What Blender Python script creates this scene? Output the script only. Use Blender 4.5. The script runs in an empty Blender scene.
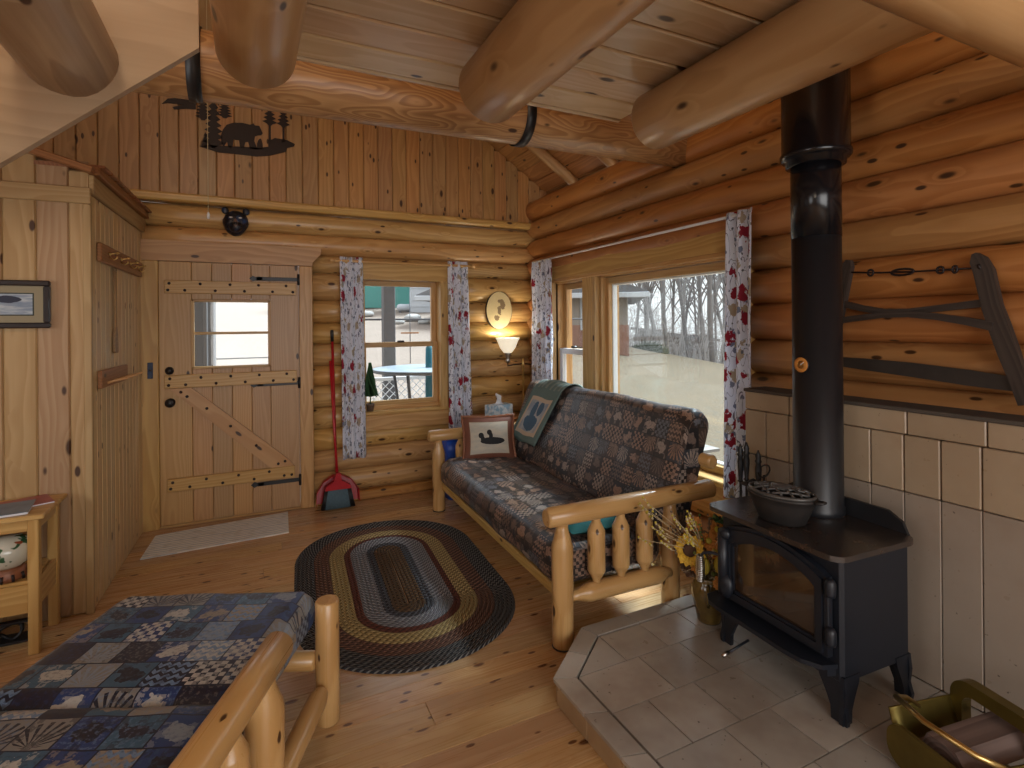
import bpy, bmesh, math, random
from mathutils import Vector, Matrix, Euler, noise as mnoise
random.seed(7)
PI = math.pi; R = math.radians
scene = bpy.context.scene
COL = scene.collection

# ------------------------------------------------------------------ materials
class NT:
    def __init__(s, name):
        s.m = bpy.data.materials.new(name); s.m.use_nodes = True
        s.t = s.m.node_tree; s.t.nodes.clear()
        s.out = s.t.nodes.new('ShaderNodeOutputMaterial')
    def n(s, typ, ins=None, **kw):
        nd = s.t.nodes.new(typ)
        for k, v in kw.items(): setattr(nd, k, v)
        for k, v in (ins or {}).items(): s.set(nd, k, v)
        return nd
    def set(s, nd, k, v):
        i = nd.inputs[k]
        if isinstance(v, bpy.types.NodeSocket): s.t.links.new(v, i)
        elif isinstance(v, (tuple, list)) and len(v) == 3 and i.type == 'RGBA': i.default_value = (*v, 1)
        else: i.default_value = v
    def M(s, op, a, b=0.0, c=0.0, clamp=False):
        nd = s.n('ShaderNodeMath', {0: a, 1: b, 2: c}, operation=op); nd.use_clamp = clamp; return nd.outputs[0]
    def V(s, op, a, b=(0, 0, 0)):
        nd = s.n('ShaderNodeVectorMath', operation=op); s.set(nd, 0, a)
        if op == 'SCALE': s.set(nd, 'Scale', b)
        else: s.set(nd, 1, b)
        return nd.outputs['Value'] if op in ('LENGTH', 'DISTANCE', 'DOT_PRODUCT') else nd.outputs[0]
    def mix(s, f, a, b, mode='MIX'):
        nd = s.n('ShaderNodeMix', data_type='RGBA', blend_type=mode)
        s.set(nd, 0, f); s.set(nd, 6, a); s.set(nd, 7, b); return nd.outputs[2]
    def ramp(s, f, stops, const=False):
        nd = s.n('ShaderNodeValToRGB', {0: f}); cr = nd.color_ramp
        if const: cr.interpolation = 'CONSTANT'
        while len(cr.elements) < len(stops): cr.elements.new(0.5)
        for e, (p, c) in zip(cr.elements, stops):
            e.position = p; e.color = (*c, 1) if len(c) == 3 else c
        return nd.outputs[0]
    def step(s, f, lo, hi):
        nd = s.n('ShaderNodeMapRange', {0: f, 1: lo, 2: hi, 3: 0.0, 4: 1.0}, interpolation_type='SMOOTHSTEP'); return nd.outputs[0]
    def noise(s, vec, scale=5.0, detail=2.0, rough=0.5, dist=0.0):
        nd = s.n('ShaderNodeTexNoise', {'Vector': vec, 'Scale': scale, 'Detail': detail, 'Roughness': rough, 'Distortion': dist}); return nd.outputs[0]
    def white(s, vec):
        return s.n('ShaderNodeTexWhiteNoise', {'Vector': vec}, noise_dimensions='3D')
    def voro(s, vec, scale=1.0, feat='F1', rnd=1.0):
        return s.n('ShaderNodeTexVoronoi', {'Vector': vec, 'Scale': scale, 'Randomness': rnd}, feature=feat)
    def g(s): return s.n('ShaderNodeAttribute', attribute_name='g').outputs['Vector']
    def isl(s): return s.n('ShaderNodeNewGeometry').outputs['Random Per Island']
    def sep(s, v):
        nd = s.n('ShaderNodeSeparateXYZ', {0: v}); return nd.outputs[0], nd.outputs[1], nd.outputs[2]
    def comb(s, x, y, z=0.0): return s.n('ShaderNodeCombineXYZ', {0: x, 1: y, 2: z}).outputs[0]
    def bump(s, h, strength=0.3, dist=0.01):
        return s.n('ShaderNodeBump', {'Height': h, 'Strength': strength, 'Distance': dist}).outputs[0]
    def bsdf(s, col, rough=0.5, metal=0.0, spec=0.5, nrm=None, coat=0.0, sheen=0.0, **ex):
        ins = {'Base Color': col, 'Roughness': rough, 'Metallic': metal, 'Specular IOR Level': spec, 'Coat Weight': coat, 'Sheen Weight': sheen}
        ins.update(ex)
        b = s.n('ShaderNodeBsdfPrincipled', ins)
        if nrm is not None: s.set(b, 'Normal', nrm)
        s.t.links.new(b.outputs[0], s.out.inputs[0]); return s.m

def plain(name, col, rough=0.5, metal=0.0, var=0.12, scale=12, spec=0.5, coat=0.0, bump=0.0, sheen=0.0):
    t = NT(name); co = t.n('ShaderNodeTexCoord').outputs['Object']
    f = t.noise(co, scale, 3, 0.6)
    c = t.mix(f, tuple(x*(1-var) for x in col), tuple(min(1, x*(1+var)) for x in col))
    nr = t.bump(t.noise(co, scale*12, 2), bump, 0.002) if bump else None
    return t.bsdf(c, rough, metal, spec, nr, coat, sheen)

def wood(name, c1, c2, knot=1.0, rough=0.42, ring=42.0, var=0.16, knotcol=(0.055, 0.022, 0.008), coat=0.12, blotch=0.35, kscale=1.0, warpx=0.9, warpk=7.0):
    t = NT(name); g = t.g(); r = t.isl()
    r2 = t.M('FRACT', t.M('MULTIPLY', r, 91.7)); r3 = t.M('FRACT', t.M('MULTIPLY', r, 417.3))
    p = t.V('ADD', g, t.comb(t.M('MULTIPLY', r, 53.0), t.M('MULTIPLY', r2, 31.0), t.M('MULTIPLY', r3, 17.0)))
    vk = t.voro(t.V('MULTIPLY', p, (3.2*kscale, 7.5*kscale, 7.5*kscale)), 1.0)
    kd = vk.outputs['Distance']; kc = t.sep(vk.outputs['Color'])[0]
    on = t.M('GREATER_THAN', kc, 1.0-0.55*knot)
    near = t.M('MULTIPLY', t.step(kd, 0.42, 0.05), on)
    kfac = t.M('MULTIPLY', t.step(kd, 0.17, 0.09), on)
    vs_ = t.voro(t.V('MULTIPLY', p, (5.5*kscale, 13.0*kscale, 13.0*kscale)), 1.0)
    small = t.M('MULTIPLY', t.step(vs_.outputs['Distance'], 0.19, 0.11), t.M('GREATER_THAN', t.sep(vs_.outputs['Color'])[0], 1.0-0.5*knot))
    kfac = t.M('MAXIMUM', kfac, small)
    warp = t.noise(t.V('MULTIPLY', p, (warpx, 5.0, 5.0)), 1.0, 2, 0.5)
    gx, gy, gz = t.sep(g)
    qy = t.M('ADD', gy, t.M('MULTIPLY', t.M('SUBTRACT', r2, 0.5), 0.16))
    qz = t.M('ADD', gz, t.M('ADD', 0.02, t.M('MULTIPLY', r3, 0.07)))
    rr = t.M('SQRT', t.M('ADD', t.M('MULTIPLY', qy, qy), t.M('MULTIPLY', qz, qz)))
    ph = t.M('ADD', t.M('MULTIPLY', rr, ring), t.M('ADD', t.M('MULTIPLY', warp, warpk), t.M('MULTIPLY', near, 1.6)))
    tt = t.M('FRACT', ph)
    tt = t.M('MULTIPLY', t.step(tt, 0.0, 0.75), t.step(tt, 1.0, 0.86))
    fine = t.noise(t.V('MULTIPLY', p, (2.5, 110.0, 110.0)), 1.0, 2, 0.6)
    f = t.M('ADD', t.M('MULTIPLY', tt, 0.62), t.M('MULTIPLY', fine, 0.42), clamp=True)
    f = t.M('SUBTRACT', f, 0.12, clamp=True)
    c = t.mix(f, c1, c2)
    bl = t.noise(t.V('MULTIPLY', p, (1.4, 5.0, 5.0)), 1.0, 3, 0.55)
    c = t.mix(t.M('MULTIPLY', t.step(bl, 0.45, 0.75), blotch), c, c2)
    hv = t.n('ShaderNodeHueSaturation', {'Hue': t.M('ADD', 0.492, t.M('MULTIPLY', r3, 0.014)), 'Saturation': t.M('ADD', 0.95, t.M('MULTIPLY', r2, 0.1)), 'Value': t.M('ADD', 1-var, t.M('MULTIPLY', r2, 2*var)), 'Color': c}).outputs[0]
    c = t.mix(t.M('MULTIPLY', near, 0.35), hv, c2)
    c = t.mix(kfac, c, knotcol)
    nr = t.bump(fine, 0.12, 0.002)
    return t.bsdf(c, t.M('ADD', rough-0.05, t.M('MULTIPLY', fine, 0.12)), 0, 0.45, nr, coat, **{'Coat Roughness': 0.25})

W = {}
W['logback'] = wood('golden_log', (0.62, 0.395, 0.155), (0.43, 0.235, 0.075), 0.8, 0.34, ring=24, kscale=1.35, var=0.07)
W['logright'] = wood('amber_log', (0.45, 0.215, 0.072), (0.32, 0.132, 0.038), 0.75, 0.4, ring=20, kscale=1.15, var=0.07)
W['beam'] = wood('beam_log', (0.50, 0.30, 0.12), (0.24, 0.115, 0.036), 0.3, 0.38, ring=60, var=0.04, warpx=1.3, warpk=22.0, blotch=0.15)
W['joist'] = wood('peeled_log', (0.53, 0.345, 0.155), (0.43, 0.26, 0.10), 0.3, 0.33, ring=14, var=0.05, blotch=0.5)
W['stair'] = wood('weathered_log', (0.42, 0.30, 0.17), (0.34, 0.235, 0.125), 0.0, 0.5, ring=8, var=0.05, blotch=0.6)
W['tread'] = wood('tread_log', (0.50, 0.37, 0.22), (0.30, 0.20, 0.11), 0.3, 0.45, ring=14, var=0.04, blotch=0.7)
W['gable'] = wood('gable_pine', (0.50, 0.29, 0.115), (0.36, 0.185, 0.066), 0.9, 0.45, ring=26, var=0.12, kscale=1.25)
W['deck'] = wood('deck_pine', (0.60, 0.44, 0.28), (0.50, 0.33, 0.18), 0.55, 0.32, ring=18, var=0.06)
W['roof'] = wood('roof_pine', (0.50, 0.25, 0.075), (0.30, 0.125, 0.032), 0.9, 0.45, ring=26, var=0.12)
W['closet'] = wood('closet_pine_dim', (0.41, 0.275, 0.14), (0.31, 0.185, 0.08), 0.8, 0.45, ring=26, var=0.08, kscale=0.95)  # closet front boards, darkened in the colour for the dimmer light there
W['closetside'] = wood('closet_pine_lit', (0.62, 0.445, 0.235), (0.52, 0.345, 0.155), 0.6, 0.45, ring=26, var=0.07, kscale=1.5)  # closet boards again, made paler to stand in for window light
W['trim'] = wood('trim_pine', (0.56, 0.345, 0.135), (0.40, 0.21, 0.065), 0.4, 0.42, ring=26, var=0.06)
W['door'] = wood('door_fir', (0.52, 0.315, 0.145), (0.42, 0.23, 0.092), 0.1, 0.42, ring=60, var=0.1)
W['doorboard'] = wood('door_board_fir', (0.55, 0.34, 0.14), (0.44, 0.24, 0.08), 0.25, 0.42, ring=40, var=0.06)
W['floor'] = wood('floor_pine', (0.52, 0.33, 0.16), (0.42, 0.235, 0.095), 0.85, 0.27, ring=24, var=0.12, kscale=1.5, coat=0.3, knotcol=(0.11, 0.04, 0.013))
W['furn'] = wood('furniture_log', (0.60, 0.385, 0.145), (0.46, 0.265, 0.08), 0.45, 0.28, ring=22, var=0.08, coat=0.35, kscale=1.6)
W['table'] = wood('table_pine', (0.58, 0.36, 0.145), (0.42, 0.22, 0.07), 0.15, 0.4, ring=34, var=0.06)
W['dark'] = wood('old_dark_wood', (0.06, 0.043, 0.032), (0.026, 0.018, 0.013), 0.2, 0.65, ring=70, var=0.1, coat=0.0)
W['redwood'] = wood('rack_wood', (0.30, 0.125, 0.05), (0.2, 0.075, 0.028), 0.1, 0.45, ring=50, var=0.08)
W['firewood'] = wood('split_firewood', (0.20, 0.14, 0.115), (0.10, 0.065, 0.05), 0.3, 0.8, ring=70, var=0.2, coat=0)
W['paddle'] = wood('paddle_wood', (0.30, 0.17, 0.07), (0.2, 0.1, 0.04), 0.0, 0.5, ring=50)

black = plain('black_iron', (0.012, 0.012, 0.014), 0.42, 0.0, 0.3, 9, 0.5)
stovem = plain('stove_paint', (0.010, 0.0125, 0.019), 0.42, 0.0, 0.25, 5, 0.5)
stovetop = None
def mk_stovetop():
    t = NT('worn_stove_top'); co = t.n('ShaderNodeTexCoord').outputs['Object']
    f = t.noise(co, 7, 5, 0.65)
    c = t.ramp(f, [(0.35, (0.022, 0.022, 0.025)), (0.55, (0.04, 0.028, 0.022)), (0.72, (0.085, 0.042, 0.024))])
    return t.bsdf(c, t.M('ADD', 0.10, t.M('MULTIPLY', f, 0.30)), 0.0, 1.0, t.bump(t.noise(co, 60, 2), 0.15, 0.002))
stovetop = mk_stovetop()
extwhite = plain('outdoor_white_paint', (0.42, 0.43, 0.44), 0.6, 0, 0.06)  # white paint, lowered in colour to hold under the bright sky
lidiron = plain('pale_lattice_iron', (0.10, 0.095, 0.09), 0.42, 0.4, 0.4, 20)  # mottled iron, lighter than the pot
castiron = plain('cast_iron', (0.03, 0.027, 0.026), 0.5, 0.2, 0.4, 14, 0.5, bump=0.3)
gloss_black = plain('gloss_black_pipe', (0.007, 0.007, 0.009), 0.2, 0, 0.2, 6, 0.5)
matte_black = plain('matte_black_pipe', (0.011, 0.012, 0.015), 0.38, 0, 0.2, 6, 0.5)
steel = plain('nickel', (0.62, 0.6, 0.56), 0.28, 1.0, 0.1)
brass = plain('brass', (0.62, 0.44, 0.17), 0.3, 1.0, 0.15)
oldbrass = plain('olive_brass', (0.17, 0.125, 0.03), 0.35, 0.75, 0.35, 8)
bronze = plain('rust_brown_metal', (0.02, 0.011, 0.010), 0.5, 0.3, 0.3, 20)
redpl = plain('red_plastic', (0.42, 0.012, 0.02), 0.32, 0, 0.08)
bluepl = plain('blue_plastic', (0.012, 0.07, 0.42), 0.35, 0, 0.08)
bristle = plain('blue_grey_bristle', (0.09, 0.15, 0.19), 0.8, 0, 0.35, 90)
white = plain('white_paint', (0.72, 0.72, 0.71), 0.45, 0, 0.04)
vinyl = plain('white_vinyl', (0.70, 0.71, 0.72), 0.35, 0, 0.05)
tealcl = plain('teal_cloth', (0.012, 0.12, 0.12), 0.85, 0, 0.2, 30)
teal = plain('teal_siding', (0.08, 0.26, 0.225), 0.7, 0, 0.1)
turq = plain('turquoise_canvas', (0.008, 0.10, 0.13), 0.8, 0, 0.2)
greypost = plain('grey_stain', (0.085, 0.083, 0.083), 0.75, 0, 0.2)
greydk = plain('dark_grey_metal', (0.09, 0.09, 0.095), 0.6, 0, 0.2)
brick = plain('red_brick_wall', (0.26, 0.14, 0.10), 0.85, 0, 0.25, 2.5)
siding = plain('tan_siding', (0.27, 0.235, 0.20), 0.8, 0, 0.15, 2)
shing = plain('grey_shingle', (0.13, 0.128, 0.13), 0.9, 0, 0.2, 3)
cabinw = plain('brown_cabin_wall', (0.12, 0.09, 0.075), 0.9, 0, 0.3, 2)
bark = plain('grey_bark', (0.21, 0.193, 0.188), 0.95, 0, 0.3, 1.5)
bark2 = plain('pale_bark', (0.34, 0.32, 0.31), 0.95, 0, 0.3, 1.5)
twigm = plain('twig_grey', (0.40, 0.365, 0.35), 0.95, 0, 0.2, 1)
bushm = plain('dull_green_bush', (0.06, 0.07, 0.038), 0.9, 0, 0.4, 3)
potclay = plain('brown_pot', (0.13, 0.085, 0.06), 0.7, 0, 0.2)
pine = plain('pine_green', (0.03, 0.10, 0.035), 0.8, 0, 0.4, 20)
stemg = plain('stem_green', (0.12, 0.16, 0.03), 0.7, 0, 0.3, 20)
petal = plain('golden_petal', (0.62, 0.36, 0.03), 0.7, 0, 0.2, 40)
orange = plain('orange_bloom', (0.55, 0.22, 0.04), 0.7, 0, 0.3, 40)
seedm = plain('brown_seed', (0.07, 0.032, 0.015), 0.9, 0, 0.3, 60)
budm = plain('yellow_green_bud', (0.48, 0.38, 0.04), 0.7, 0, 0.25, 30)
straw = plain('dry_straw', (0.52, 0.42, 0.24), 0.8, 0, 0.2, 20)
drybr = plain('dry_brown_sprig', (0.13, 0.085, 0.05), 0.9, 0, 0.3, 20)
tissue = plain('white_tissue', (0.78, 0.80, 0.84), 0.8, 0, 0.04)
paper = plain('magazine_paper', (0.68, 0.70, 0.74), 0.4, 0, 0.05)
porchfl = plain('porch_boards', (0.26, 0.235, 0.21), 0.85, 0, 0.2, 3)
tabglass = plain('frosted_table_glass', (0.23, 0.28, 0.32), 0.35, 0, 0.08)
frost = None

def glass(name, tint=(0.97, 0.985, 0.98), refl=0.9):
    t = NT(name); fc = t.n('ShaderNodeLayerWeight', {'Blend': 0.5}).outputs['Facing']; fr = t.M('ADD', 0.03, t.M('MULTIPLY', t.M('POWER', fc, 5.0), 0.9))
    a = t.n('ShaderNodeBsdfTransparent', {'Color': tint}); b = t.n('ShaderNodeBsdfGlossy', {'Roughness': 0.0, 'Color': (0.9, 0.9, 0.9)})
    m = t.n('ShaderNodeMixShader', {0: t.M('MULTIPLY', fr, refl)})
    t.t.links.new(a.outputs[0], m.inputs[1]); t.t.links.new(b.outputs[0], m.inputs[2]); t.t.links.new(m.outputs[0], t.out.inputs[0]); return t.m
pane = glass('window_glass')
def mk_stoveglass():
    t = NT('smoky_stove_glass'); co = t.n('ShaderNodeTexCoord').outputs['Object']
    f = t.noise(co, 6, 4, 0.6)
    c = t.ramp(f, [(0.3, (0.012, 0.009, 0.007)), (0.55, (0.05, 0.026, 0.012)), (0.75, (0.11, 0.062, 0.028))])
    return t.bsdf(c, 0.06, 0.0, 0.9, None, 0.6, **{'Coat Roughness': 0.03})
stoveglass = mk_stoveglass()
def mk_glow():
    t = NT('lit_alabaster_glass')
    return t.bsdf((0.85, 0.82, 0.74), 0.35, 0, 0.5, None, 0, **{'Emission Color': (1.0, 0.86, 0.62, 1), 'Emission Strength': 0.55})
shadem = mk_glow()

def patch(name, pal_bg, pal_fg, cell=0.125, seed=0.0, sheen=0.25):
    """lodge patchwork: cells with checks, animal-like blobs, zigzags and fern sprays"""
    t = NT(name); g = t.g(); x, y, z = t.sep(g)
    s = 1.0/cell
    u = t.M('ADD', t.M('MULTIPLY', x, s), seed); 
    row = t.M('FLOOR', t.M('MULTIPLY', y, s))
    off = t.white(t.comb(row, 3.3, seed)).outputs[0]
    u = t.M('ADD', u, off); v = t.M('MULTIPLY', y, s)
    cu, cv = t.M('FLOOR', u), row
    fu, fv = t.M('FRACT', u), t.M('FRACT', v)
    wn = t.white(t.comb(cu, cv, seed)); wv = wn.outputs[0]; wr, wg, wb = t.sep(wn.outputs[1])
    bg = t.ramp(wr, pal_bg, True); fg = t.ramp(wg, pal_fg, True)
    # motifs
    ck = t.M('MODULO', t.M('ADD', t.M('FLOOR', t.M('MULTIPLY', fu, 6)), t.M('FLOOR', t.M('MULTIPLY', fv, 6))), 2)
    p2 = t.comb(u, v, wb)
    nb = t.noise(p2, 2.6, 2.5, 0.6)
    cen = t.V('LENGTH', t.comb(t.M('SUBTRACT', fu, 0.5), t.M('MULTIPLY', t.M('SUBTRACT', fv, 0.48), 1.35)))
    blob = t.M('LESS_THAN', t.M('ADD', cen, t.M('MULTIPLY', t.M('SUBTRACT', nb, 0.5), 1.1)), 0.33)
    zig = t.M('LESS_THAN', t.M('FRACT', t.M('ADD', t.M('MULTIPLY', fv, 4), t.M('PINGPONG', t.M('MULTIPLY', fu, 4), 0.5))), 0.45)
    ang = t.M('ARCTAN2', t.M('SUBTRACT', fv, 0.1), t.M('SUBTRACT', fu, 0.5))
    fern = t.M('LESS_THAN', t.M('FRACT', t.M('MULTIPLY', ang, 3.2)), 0.42)
    fern = t.M('MULTIPLY', fern, t.M('LESS_THAN', cen, 0.55))
    m = t.mix(t.M('GREATER_THAN', wv, 0.24), ck, blob)
    m = t.mix(t.M('GREATER_THAN', wv, 0.66), m, zig)
    m = t.mix(t.M('GREATER_THAN', wv, 0.80), m, fern)
    c = t.mix(m, bg, fg)
    # mottled print inside motifs, thin dark outlines of the patches
    sp = t.noise(t.comb(u, v, 1.0), 9.0, 2, 0.6)
    c = t.mix(t.M('MULTIPLY', t.step(sp, 0.50, 0.62), 0.38), c, t.ramp(wb, pal_bg, True))
    sm = t.white(t.comb(t.M('FLOOR', t.M('MULTIPLY', u, 5.0)), t.M('FLOOR', t.M('MULTIPLY', v, 4.0)), wb))
    c = t.mix(t.M('MULTIPLY', t.M('GREATER_THAN', sm.outputs[0], 0.62), t.M('MULTIPLY', t.M('GREATER_THAN', t.noise(t.comb(u, v, 7.0), 7.0, 2, 0.6), 0.47), 0.5)), c, fg)
    edge = t.M('MINIMUM', t.M('MINIMUM', fu, t.M('SUBTRACT', 1.0, fu)), t.M('MINIMUM', fv, t.M('SUBTRACT', 1.0, fv)))
    c = t.mix(t.M('LESS_THAN', edge, 0.022), c, pal_bg[0][1])
    wv2 = t.n('ShaderNodeTexNoise', {'Vector': g, 'Scale': 420.0}).outputs[0]
    c = t.mix(0.22, c, t.mix(1.0, c, t.ramp(wv2, [(0, (0.3, 0.3, 0.3)), (1, (1, 1, 1))]), 'MULTIPLY'))
    return t.bsdf(c, 0.42, 0, 0.6, t.bump(wv2, 0.12, 0.001), 0, 0.03, **{'Sheen Tint': (0.75, 0.85, 1.0, 1)})
lodge = patch('brown_lodge_fabric', [(0, (0.012, 0.010, 0.011)), (0.3, (0.030, 0.020, 0.017)), (0.55, (0.014, 0.017, 0.026)), (0.75, (0.055, 0.036, 0.027)), (0.9, (0.035, 0.042, 0.055))],
              [(0, (0.30, 0.19, 0.135)), (0.35, (0.15, 0.105, 0.085)), (0.55, (0.34, 0.27, 0.225)), (0.75, (0.13, 0.135, 0.155)), (0.9, (0.30, 0.18, 0.12))], 0.105)
lodgeblue = patch('blue_lodge_fabric', [(0, (0.012, 0.017, 0.042)), (0.22, (0.022, 0.055, 0.18)), (0.42, (0.045, 0.12, 0.20)), (0.58, (0.16, 0.26, 0.42)), (0.82, (0.25, 0.24, 0.22))],
              [(0, (0.50, 0.49, 0.45)), (0.3, (0.014, 0.016, 0.034)), (0.5, (0.25, 0.30, 0.36)), (0.72, (0.30, 0.25, 0.19)), (0.92, (0.02, 0.02, 0.04))], 0.115, 4.0)

def mk_floral():
    t = NT('floral_curtain_cloth'); g = t.g(); x, y, z = t.sep(g)
    p = t.comb(t.M('MULTIPLY', x, 1.0), y, 0.0)
    n1 = t.noise(p, 26, 3, 0.6)
    c = t.mix(0.0, (0.86, 0.90, 1.0), (0.7, 0.7, 0.7))
    def layer(c, sc, off, col, r0, amp, thr, cut=0.5):
        v = t.voro(t.V('ADD', p, (off, off*0.7, 0)), sc)
        d = t.M('ADD', v.outputs['Distance'], t.M('MULTIPLY', t.M('SUBTRACT', n1, 0.5), amp))
        k = t.M('MULTIPLY', t.M('LESS_THAN', d, r0), t.M('GREATER_THAN', t.sep(v.outputs['Color'])[1], thr))
        return t.mix(k, c, col)
    st = t.noise(t.V('MULTIPLY', p, (1.6, 0.8, 1)), 11, 1, 0.5, 0.6)
    line = t.M('LESS_THAN', t.M('ABSOLUTE', t.M('SUBTRACT', st, 0.5)), 0.013)
    c = t.mix(line, c, (0.20, 0.20, 0.27))
    c = layer(c, 10, 3.1, (0.50, 0.42, 0.32), 0.36, 1.0, 0.42)
    c = layer(c, 17, 8.2, (0.24, 0.27, 0.38), 0.30, 1.1, 0.5)
    c = layer(c, 26, 1.2, (0.16, 0.18, 0.22), 0.20, 0.9, 0.6)
    c = layer(c, 8.5, 5.7, (0.36, 0.03, 0.055), 0.36, 1.1, 0.56)
    b = t.n('ShaderNodeBsdfPrincipled', {'Base Color': c, 'Roughness': 0.85, 'Specular IOR Level': 0.2})
    tr = t.n('ShaderNodeBsdfTranslucent', {'Color': c})
    m = t.n('ShaderNodeMixShader', {0: 0.32}); t.t.links.new(b.outputs[0], m.inputs[1]); t.t.links.new(tr.outputs[0], m.inputs[2])
    t.t.links.new(m.outputs[0], t.out.inputs[0]); return t.m
floral = mk_floral()

def mk_rug():
    t = NT('braided_wool'); g = t.g(); s_, d, q = t.sep(g)   # s = along the braid, d = distance from core line (m), q = row number
    half = 0.0105
    par = t.M('MULTIPLY', t.M('MODULO', q, 2.0), 0.5)
    u = t.M('ADD', t.M('DIVIDE', s_, 0.034), par)
    ch = t.M('FRACT', t.M('ADD', u, t.M('MULTIPLY', t.M('ABSOLUTE', t.M('SUBTRACT', t.M('FRACT', t.M('DIVIDE', d, 0.021)), 0.5)), 0.9)))
    strand = t.M('FLOOR', t.M('MULTIPLY', ch, 3.0))
    base = t.ramp(t.M('DIVIDE', d, 0.56), [(0.0, (0.050, 0.030, 0.016)), (0.155, (0.028, 0.026, 0.030)), (0.235, (0.14, 0.145, 0.165)), (0.42, (0.085, 0.028, 0.020)), (0.49, (0.27, 0.19, 0.075)), (0.655, (0.085, 0.042, 0.03)), (0.82, (0.022, 0.022, 0.026))], True)
    alt = t.ramp(t.M('DIVIDE', d, 0.56), [(0.0, (0.15, 0.085, 0.04)), (0.155, (0.11, 0.12, 0.14)), (0.235, (0.30, 0.30, 0.31)), (0.42, (0.16, 0.055, 0.035)), (0.49, (0.48, 0.38, 0.18)), (0.655, (0.22, 0.125, 0.085)), (0.82, (0.17, 0.165, 0.155))], True)
    c = t.mix(t.M('GREATER_THAN', strand, 1.5), base, alt)
    c = t.mix(t.M('MULTIPLY', t.M('LESS_THAN', strand, 0.5), 0.6), c, (0.02, 0.017, 0.015))
    h = t.M('SINE', t.M('MULTIPLY', ch, 2*PI))
    return t.bsdf(c, 0.9, 0, 0.2, t.bump(h, 0.6, 0.004), 0, 0.0)
rugm = mk_rug()

def mk_mat():
    t = NT('blue_cream_doormat_weave'); g = t.g(); x, y, z = t.sep(g)
    n1 = t.noise(g, 14, 2, 0.5)
    w = t.n('ShaderNodeTexWave', {'Vector': t.comb(t.M('PINGPONG', x, 0.11), t.M('PINGPONG', y, 0.21), 0.0), 'Scale': 9.0, 'Distortion': 4.0, 'Detail': 1.0}, wave_type='RINGS').outputs[1]
    c = t.mix(t.step(w, 0.35, 0.65), (0.58, 0.64, 0.68), (0.86, 0.87, 0.83))
    c = t.mix(t.M('MULTIPLY', t.step(n1, 0.5, 0.7), 0.3), c, (0.42, 0.40, 0.33))
    return t.bsdf(c, 0.9, 0, 0.2, t.bump(t.noise(g, 300, 2), 0.3, 0.002))
matm = mk_mat()

def mk_tile(name, a, b, stain, k=0.6, isv=0.12):
    t = NT(name); co = t.n('ShaderNodeTexCoord').outputs['Object']; r = t.isl()
    c = t.mix(t.noise(co, 5, 4, 0.6), a, b)
    c = t.mix(t.M('MULTIPLY', t.step(t.noise(co, 2.3, 4, 0.65), 0.45, 0.7), k), c, stain)
    c = t.mix(t.step(t.noise(co, 45, 2, 0.6), 0.70, 0.78), c, tuple(x*0.35 for x in stain))
    c = t.n('ShaderNodeHueSaturation', {'Value': t.M('ADD', 1-isv, t.M('MULTIPLY', r, 2*isv)), 'Color': c}).outputs[0]
    return t.bsdf(c, t.M('ADD', 0.2, t.M('MULTIPLY', t.noise(co, 20, 2), 0.25)), 0, 0.6, t.bump(t.noise(co, 90, 3), 0.12, 0.002))
hearthm = mk_tile('hearth_tile', (0.43, 0.395, 0.345), (0.32, 0.285, 0.24), (0.20, 0.15, 0.115), 0.55, 0.14)
walltile = mk_tile('wall_tile', (0.43, 0.33, 0.22), (0.36, 0.27, 0.18), (0.30, 0.205, 0.125), 0.4, 0.08)
walltile2 = mk_tile('lower_wall_tile', (0.35, 0.285, 0.225), (0.29, 0.235, 0.185), (0.24, 0.17, 0.12), 0.4, 0.06)
sidetile = mk_tile('hearth_side_tile', (0.42, 0.30, 0.17), (0.34, 0.23, 0.125), (0.24, 0.14, 0.07), 0.4, 0.1)
grout = plain('grout', (0.075, 0.06, 0.048), 0.9, 0, 0.2)

def mk_lawn():
    t = NT('winter_lawn'); co = t.n('ShaderNodeTexCoord').outputs['Object']
    c = t.mix(t.noise(co, 0.5, 4, 0.6), (0.165, 0.125, 0.084), (0.115, 0.088, 0.06))
    c = t.mix(t.step(t.noise(co, 5, 5, 0.75), 0.48, 0.72), c, (0.115, 0.103, 0.08))
    return t.bsdf(c, 0.95, 0, 0.1, t.bump(t.noise(co, 14, 3), 0.5, 0.05))
lawnm = mk_lawn()
def mk_gravel():
    t = NT('pale_gravel_yard'); co = t.n('ShaderNodeTexCoord').outputs['Object']
    c = t.mix(t.noise(co, 0.8, 4, 0.6), (0.25, 0.20, 0.165), (0.19, 0.155, 0.125))
    return t.bsdf(c, 0.95, 0, 0.1, t.bump(t.noise(co, 8, 3), 0.4, 0.05))
gravelm = mk_gravel()

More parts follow.
